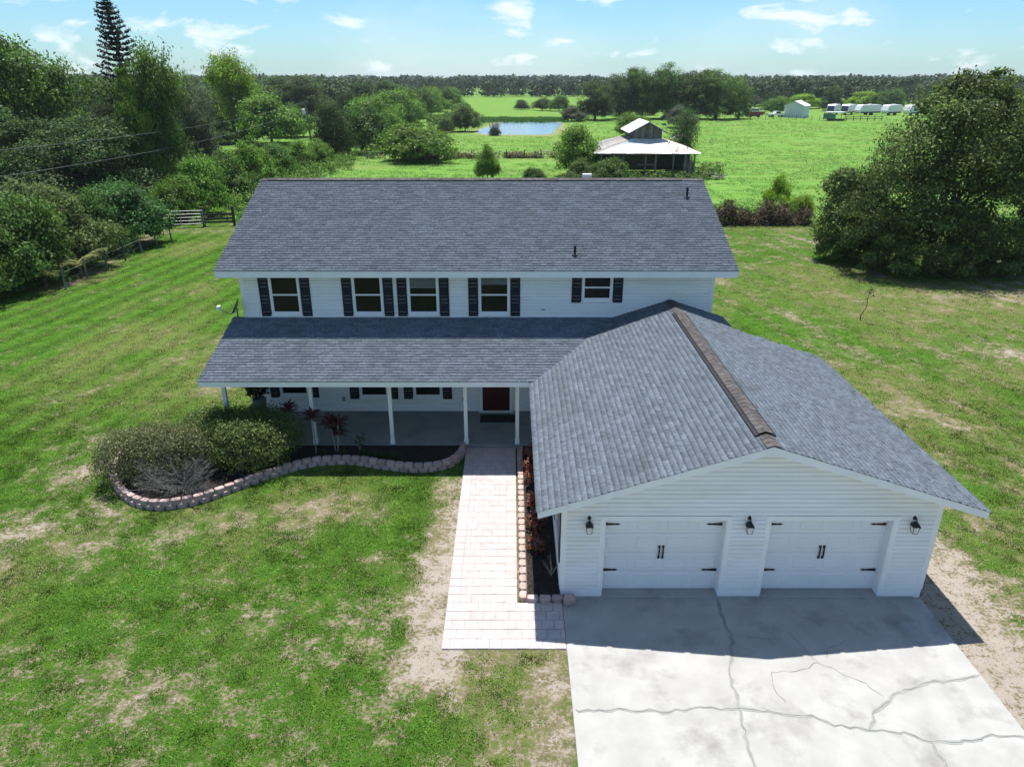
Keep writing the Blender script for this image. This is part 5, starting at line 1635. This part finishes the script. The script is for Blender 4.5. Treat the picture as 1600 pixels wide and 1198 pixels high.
MB().box(-2.5, -.4, -1.45, 1.3, .5, 1.9).build('side_panel', 'green_tarp', cs)
MB().box(-2.5, 2.3, -1.47, -1.42, .1, .6).build('low_wall', 'wood_dark', cs)
mf = empty('meadow_fence', (100, 217.5, 0), 'low dark rail fence beside the canopy shelter', 'fence')
for i in range(6): MB().box(-5.5+2*i, -5.35+2*i, -.07, .07, -.1, 1.25).build('post', 'wood_dark', mf)
for z in (.5, 1.0): MB().box(-5.5, 4.9, -.03, .03, z, z+.14).build('rail', 'wood_dark', mf)
fl = empty('meadow_fence', (82.5, 222, 0), 'thin post fence running from the grove to the metal shed', 'fence')
for i in range(12): MB().tube([(-13+2.1*i, 2.2-.35*i, -.1), (-13+2.1*i, 2.2-.35*i, 1.3)], .07, n=5).build('post', 'wood_dark', fl)
bt = empty('boat', (75.5, 239, 0), 'small maroon boat with white cabin parked by the grove', 'boat', None, .1)
MB().prism([(-2.6, -.95, .7), (2.0, -.95, .6), (3.0, -.5, 1.6), (-2.7, -.95, 1.6)], (0, 1.9, 0)).build('hull', 'maroon', bt)
MB().prism([(-1.2, -.75, 1.6), (1.1, -.75, 1.6), (.7, -.75, 2.6), (-1.1, -.75, 2.65)], (0, 1.5, 0)).build('cabin', 'white', bt)
MB().box(-.9, .6, -.77, -.752, 1.9, 2.3).build('window', 'glass', bt)
MB().box(-1.8, 1.2, -.7, .7, .28, .7).build('cradle', 'wood_dark', bt)
for x in (-1.6, 1.0): MB().box(x-.15, x+.15, -.8, .8, -.05, .3).build('support', 'wood_dark', bt)
tk = empty('pickup_truck', (81.5, 238, 0), 'old white pickup truck parked between the boat and the shed', 'truck', None, .15)
MB().prism([(-2.6, -.9, .5), (2.5, -.9, .5), (2.55, -.9, 1.05), (1.3, -.9, 1.15), (.8, -.9, 1.75), (-.4, -.9, 1.78), (-.55, -.9, 1.1), (-2.6, -.9, 1.1)], (0, 1.8, 0)).build('body', 'white', tk)
MB().prism([(1.15, -.91, 1.17), (.75, -.91, 1.66), (-.3, -.91, 1.68), (-.4, -.91, 1.17)], (0, 1.82, 0)).build('window', 'glass', tk)
for x in (-1.6, 1.6):
    for y in (-.95, .72): MB().tube([(x, y, .36), (x, y+.24, .36)], .36, n=12).build('wheel', 'tyre', tk)
MB().box(2.5, 2.58, -.85, .85, .55, .75).build('bumper', 'galv', tk)
for i, (x, y, r, h) in enumerate([(47.5, 232, 3.0, 2.0), (33.0, 150, 1.7, 1.2)]):
    m = MB(); pr2 = [(r*(1-t)**.8+.05, h*t**.9-.05) for t in (0, .2, .4, .6, .8, 1)]
    m.lathe(pr2, 18)
    rng = random.Random(i); m.v = [(a+rng.gauss(0, .15), b+rng.gauss(0, .15), max(-.05, c+rng.gauss(0, .12))) for a, b, c in m.v]
    tag(m.build('sand_heap', 'sand_pile', None, (x, y, 0), True), ('larger pale sand heap in front of the grove', 'small pale sand heap behind the barn')[i], 'sand heap')
# reeds at the pond's near bank
o = empty('reed_clump', (-3.6, 160.5, 0), 'bare upright reedy bush at the near bank of the pond', 'reeds')
m = MB(); rng = random.Random(2)
for i in range(60):
    a = rng.uniform(0, 6.28); m.tube([(rng.gauss(0, .35), rng.gauss(0, .3), -.1), (math.cos(a)*rng.uniform(.4, 1.7), math.sin(a)*.9, rng.uniform(1.8, 3.6))], .05, .015, 4, False)
link('stem', m.mesh('stem', 'twig'), o)
V, F = cloud([(0, 0, .6, 1.1, .9, .8)], 700, .35, .2, .3, 8)
k = link('foliage', np_mesh('foliage', V, F, 'leaf'), o); k.color = (.07, .09, .035, 1)

# ---------------------------------------------------------------- far woods, read as one mass
def woods(name, spots, n_leaf, size, color, label, seed):
    """each tree a few lobes of leaf faces"""
    Vs = []; Fs = []; off = 0
    rng = np.random.default_rng(seed)
    for (x, y, h, w) in spots:
        nb_ = 5
        d = rand_dirs(n_leaf)
        b = rng.integers(0, nb_, n_leaf)
        bx = rng.uniform(-.32, .32, nb_)*w; by = rng.uniform(-.32, .32, nb_)*w; bz = h*rng.uniform(.45, .80, nb_)
        bz[0] = h*.74
        r = w*rng.uniform(.22, .34, nb_)
        C = np.stack([x+bx[b]+d[:, 0]*r[b], y+by[b]+d[:, 1]*r[b], np.clip(bz[b]+d[:, 2]*np.minimum(r[b], h*.26), .4, None)], 1)
        low = rng.random(n_leaf) < .34
        C[low, 2] *= rng.uniform(.15, .6, low.sum())
        V, F = leaves(C, d*.8+np.array([0, 0, .3]), size*rng.uniform(.85, 1.2), .8, .5)
        Vs.append(V); Fs.append(F+off); off += len(V)
    o = link(name, np_mesh(name, np.concatenate(Vs), np.concatenate(Fs), 'leaf_far'))
    o.color = (*color, 1)
    return tag(o, label, 'woods', None, 'stuff')
rng = np.random.default_rng(5)
def band(n, x0, x1, y0, y1, h0, h1, w0, w1):
    return [(rng.uniform(x0, x1), y0+(y1-y0)*rng.random()**1.5, rng.uniform(h0, h1), rng.uniform(w0, w1)) for _ in range(n)]
woods('far_woods', band(330, -300, 330, 490, 570, 7.5, 12.8, 9, 17), 210, 1.35, (.042, .068, .028), 'dark belt of woods across the far side of the pastures', 1)
woods('far_woods', band(260, -330, -70, 330, 480, 9, 12.8, 9, 15), 210, 1.2, (.046, .074, .028), 'dark woods closing the left pastures beyond the hedge', 2)
woods('far_woods', band(260, 95, 400, 330, 480, 9, 12.4, 9, 15), 210, 1.2, (.046, .074, .030), 'dark woods behind the parked trailers and shed', 3)
woods('far_woods', band(120, -140, -40, 225, 330, 7, 11.5, 8, 13), 300, .95, (.055, .092, .030), 'mixed trees between the yellow-green tree and the far woods', 4)
woods('far_woods', band(420, -1500, 1500, 900, 1500, 12, 15, 28, 50), 90, 5.5, (.034, .052, .026), 'low bluish tree line on the horizon', 5)
woods('far_woods', band(46, -125, -62, 92, 150, 9, 13, 8, 12), 800, .6, (.058, .096, .030), 'thick dark woods behind the tall pine and oaks', 6)
woods('undergrowth', band(60, -52, -31, 62, 92, 2.0, 4.0, 4, 6), 700, .22, (.055, .095, .028), 'shaded undergrowth below the oaks behind the hedge', 7)

def weeds_along(n, pts, jx, jy, h0, h1):
    out = []
    for _ in range(n):
        i = rng.integers(0, len(pts)-1); t = rng.random()
        out.append((pts[i][0]+(pts[i+1][0]-pts[i][0])*t+rng.normal(0, jx), pts[i][1]+(pts[i+1][1]-pts[i][1])*t+rng.normal(0, jy), rng.uniform(h0, h1), rng.uniform(1.0, 2.6)))
    return out
woods('tall_weeds', weeds_along(90, [(-25.3, 62), (-24.6, 75), (-24.3, 90), (-24.0, 108)], 1.2, 2, .7, 2.1), 170, .17, (.135, .225, .040), 'rank light green weeds spilling from the hedgerow behind the gate', 8)
woods('tall_weeds', weeds_along(90, [(-21, 120), (-20.5, 160), (-20, 230), (-20, 320)], 1.6, 4, .8, 2.6), 110, .34, (.130, .215, .042), 'rank weeds along the foot of the long pasture hedge', 9)
woods('tall_weeds', weeds_along(60, [(6.0, 84), (9, 87.2), (16, 86.8), (23.5, 88), (24.5, 96)], .9, .8, .5, 1.5), 150, .20, (.120, .19, .042), 'scrubby weeds round the foot of the old barn', 10)
woods('dry_weeds', weeds_along(70, [(-19, 113), (-5, 114), (9, 115)], 1.0, .5, .4, 1.2), 90, .24, (.20, .19, .085), 'dry tan weeds along the pasture wire fence', 11)
woods('tall_weeds', weeds_along(50, [(16.5, 62.2), (20.5, 62.4), (26, 62.5)], .9, .7, .6, 1.7), 160, .15, (.145, .235, .042), 'light green weeds growing behind the brush pile', 12)

# ---------------------------------------------------------------- grass
def blades(P, hgt, wid, nb_, spread):
    """nb_ thin triangles per tuft at points P (n,3)"""
    n = len(P)
    a = rs_.uniform(0, 6.283, (n, nb_)); l = hgt[:, None]*rs_.uniform(.6, 1.3, (n, nb_))
    bx = P[:, 0:1]+rs_.normal(0, spread, (n, nb_)); by = P[:, 1:2]+rs_.normal(0, spread, (n, nb_)); bz = np.repeat(P[:, 2:3], nb_, 1)
    out = rs_.uniform(.25, 1.0, (n, nb_))*l
    sx, sy = -np.sin(a)*wid, np.cos(a)*wid
    V = np.empty((n, nb_, 3, 3))
    V[..., 0, 0] = bx-sx; V[..., 0, 1] = by-sy; V[..., 0, 2] = bz-.01
    V[..., 1, 0] = bx+sx; V[..., 1, 1] = by+sy; V[..., 1, 2] = bz-.01
    V[..., 2, 0] = bx+np.cos(a)*out; V[..., 2, 1] = by+np.sin(a)*out; V[..., 2, 2] = bz+l*.55
    return V.reshape(-1, 3), np.arange(n*nb_*3).reshape(-1, 3)
def blocked(x, y):
    b = (x > 1.0) & (x < 9.75) & (y < 23)
    b |= (x > -1.62) & (x < 1.3) & (y > 11.85) & (y < 21.3)
    b |= (x > -9.8) & (x < 9.7) & (y > 20.9) & (y < 34.3)
    wp = np.array([p[0] for p in WALLPTS]); wq = np.array([p[1] for p in WALLPTS])
    px = np.append(wp, [-12.0, -9.6, -1.5]); py = np.append(wq, [22.1, 22.2, 22]); j = len(px)-1
    ins = np.zeros(x.shape, bool)
    for i in range(len(px)):
        cnd = ((py[i] > y) != (py[j] > y)) & (x < (px[j]-px[i])*(y-py[i])/(py[j]-py[i]+1e-9)+px[i]); ins ^= cnd; j = i
    near = np.min((x[:, None]-wp[None])**2+(y[:, None]-wq[None])**2, axis=1) < .12**2
    return b | ins | near
def zground(x, y):
    hk = sstep(0, 3, np.maximum(np.maximum(-14.5-x, x-11.5), np.maximum(5-y, y-36)))
    return ((fbm(x/1.3, y/1.3, 71, 3)-.5)*.07 + (fbm(x/9, y/9, 75, 3)-.5)*.18*sstep(60, 110, y))*hk
def lawn(n, x0, x1, y0, y1, h, nb_, wid, color, label, seed, spread=.045, thr=.42, pw=1.0, keep=lambda y: 1+0*y):
    global rs_
    rs_ = np.random.default_rng(seed)
    x = rs_.uniform(x0, x1, n); y = y0+(y1-y0)*rs_.random(n)**pw
    c = cover_fn(x, y) + .7*(fbm(x/.28, y/.28, 91, 2)-.5)
    ok = (c > thr) & (rs_.random(n) < keep(y)) & ~blocked(x, y) & (y < lawn_edge(x)+1) & (np.abs(x) < y*.83+2.5)
    x, y, c = x[ok], y[ok], c[ok]
    V, F = blades(np.stack([x, y, zground(x, y)], 1), h*np.clip(.45+.75*c, .4, 1.3), wid, nb_, spread)
    LAST['sprig'] = np.repeat(np.clip((fbm(x/.42+5, y/.42, 61, 3)-.5)*2.4+.24*stripe_fn(x, y), -.6, .8), nb_*3)
    o = link('lawn_grass', np_mesh('lawn_grass', V, F, 'grass')); o.color = (*color, 1)
    return tag(o, label, 'grass', None, 'stuff')
lawn(260000, -22, 22, 8.0, 30, .055, 4, .011, (.110, .200, .032), 'short patchy grass blades of the near lawn', 101, keep=lambda y: sstep(30, 17, y))
lawn(46000, -22, 22, 8.0, 30, .060, 5, .017, (.128, .235, .038), 'broad leaved weeds dotted through the near lawn', 102, .05, .62, keep=lambda y: sstep(30, 17, y))
lawn(80000, -36, 36, 17, 62, .080, 4, .018, (.112, .20, .033), 'mown grass of the side and back lawns', 103, .09, .45, 1.2, keep=lambda y: sstep(16, 26, y))
# loose meadow growth beyond the yard
rs_ = np.random.default_rng(201)
n = 70000
y = 62+(230-62)*rs_.random(n)**1.9; x = rs_.uniform(-1, 1, n)*(y*.78+4)
ok = ~in_pond(x, y, .2) & ((x > -25) | (y > 110)) & ~((x > 9.5) & (x < 22.5) & (y > 88.5) & (y < 100)) & (fbm(x/6, y/2.5, 33, 4) > .43) & (y > lawn_edge(x))
x, y = x[ok], y[ok]
V, F = blades(np.stack([x, y, zground(x, y)], 1), .22+.0022*(y-60), .045, 5, .22)
o = link('meadow_grass', np_mesh('meadow_grass', V, F, 'grass')); o.color = (.17, .31, .07, 1)
tag(o, 'bright green uneven grass of the pastures behind the house', 'grass', None, 'stuff')
# weeds on the far bank of the pond
V, F = blades(np.stack([rs_.uniform(-9, 15, 2500), rs_.normal(219, 4, 2500), np.zeros(2500)], 1), np.full(2500, 1.2), .2, 6, .5)
o = link('bank_weeds', np_mesh('bank_weeds', V, F, 'grass')); o.color = (.055, .13, .028, 1)
tag(o, 'dark green weeds along the far bank of the pond', 'weeds', None, 'stuff')
# chips of bark in the beds
n = 5000
x = rs_.uniform(-9.4, -1.6, n); y = rs_.uniform(18.2, 21.05, n); q = blocked(x, y)
x, y = x[q], y[q]
x2 = rs_.uniform(.4, 1.1, 2500); y2 = rs_.uniform(13.7, 21, 2500)
C = np.concatenate([np.stack([x, y, np.full(len(x), .108)], 1), np.stack([x2, y2, np.full(2500, .088)], 1)])
M['chip'] = mat('bark_chip', (.016, .013, .011), (.055, .045, .038), 30, .95, island=.6)
V, F = leaves(C, np.tile([0, 0, 1.], (len(C), 1)), .055, .4, .35)
tag(link('mulch_chips', np_mesh('mulch_chips', V, F, 'chip')), 'dark bark chips lying over the flower beds', 'mulch', None, 'stuff')

# ---------------------------------------------------------------- thin summer haze over the whole place
def haze_mat():
    m = bpy.data.materials.new('haze'); m.use_nodes = True; t = m.node_tree; t.nodes.clear()
    out = N(t, 'ShaderNodeOutputMaterial'); v = N(t, 'ShaderNodeVolumePrincipled')
    v.inputs['Color'].default_value = (.80, .90, 1.0, 1)
    v.inputs['Density'].default_value = .00011
    v.inputs['Anisotropy'].default_value = .2
    t.links.new(v.outputs[0], out.inputs['Volume'])
    return m
M['haze'] = haze_mat()
hz = MB().box(-2800, 2800, -600, 2900, -2.5, 32).build('haze', 'haze')
tag(hz, kind='stuff')
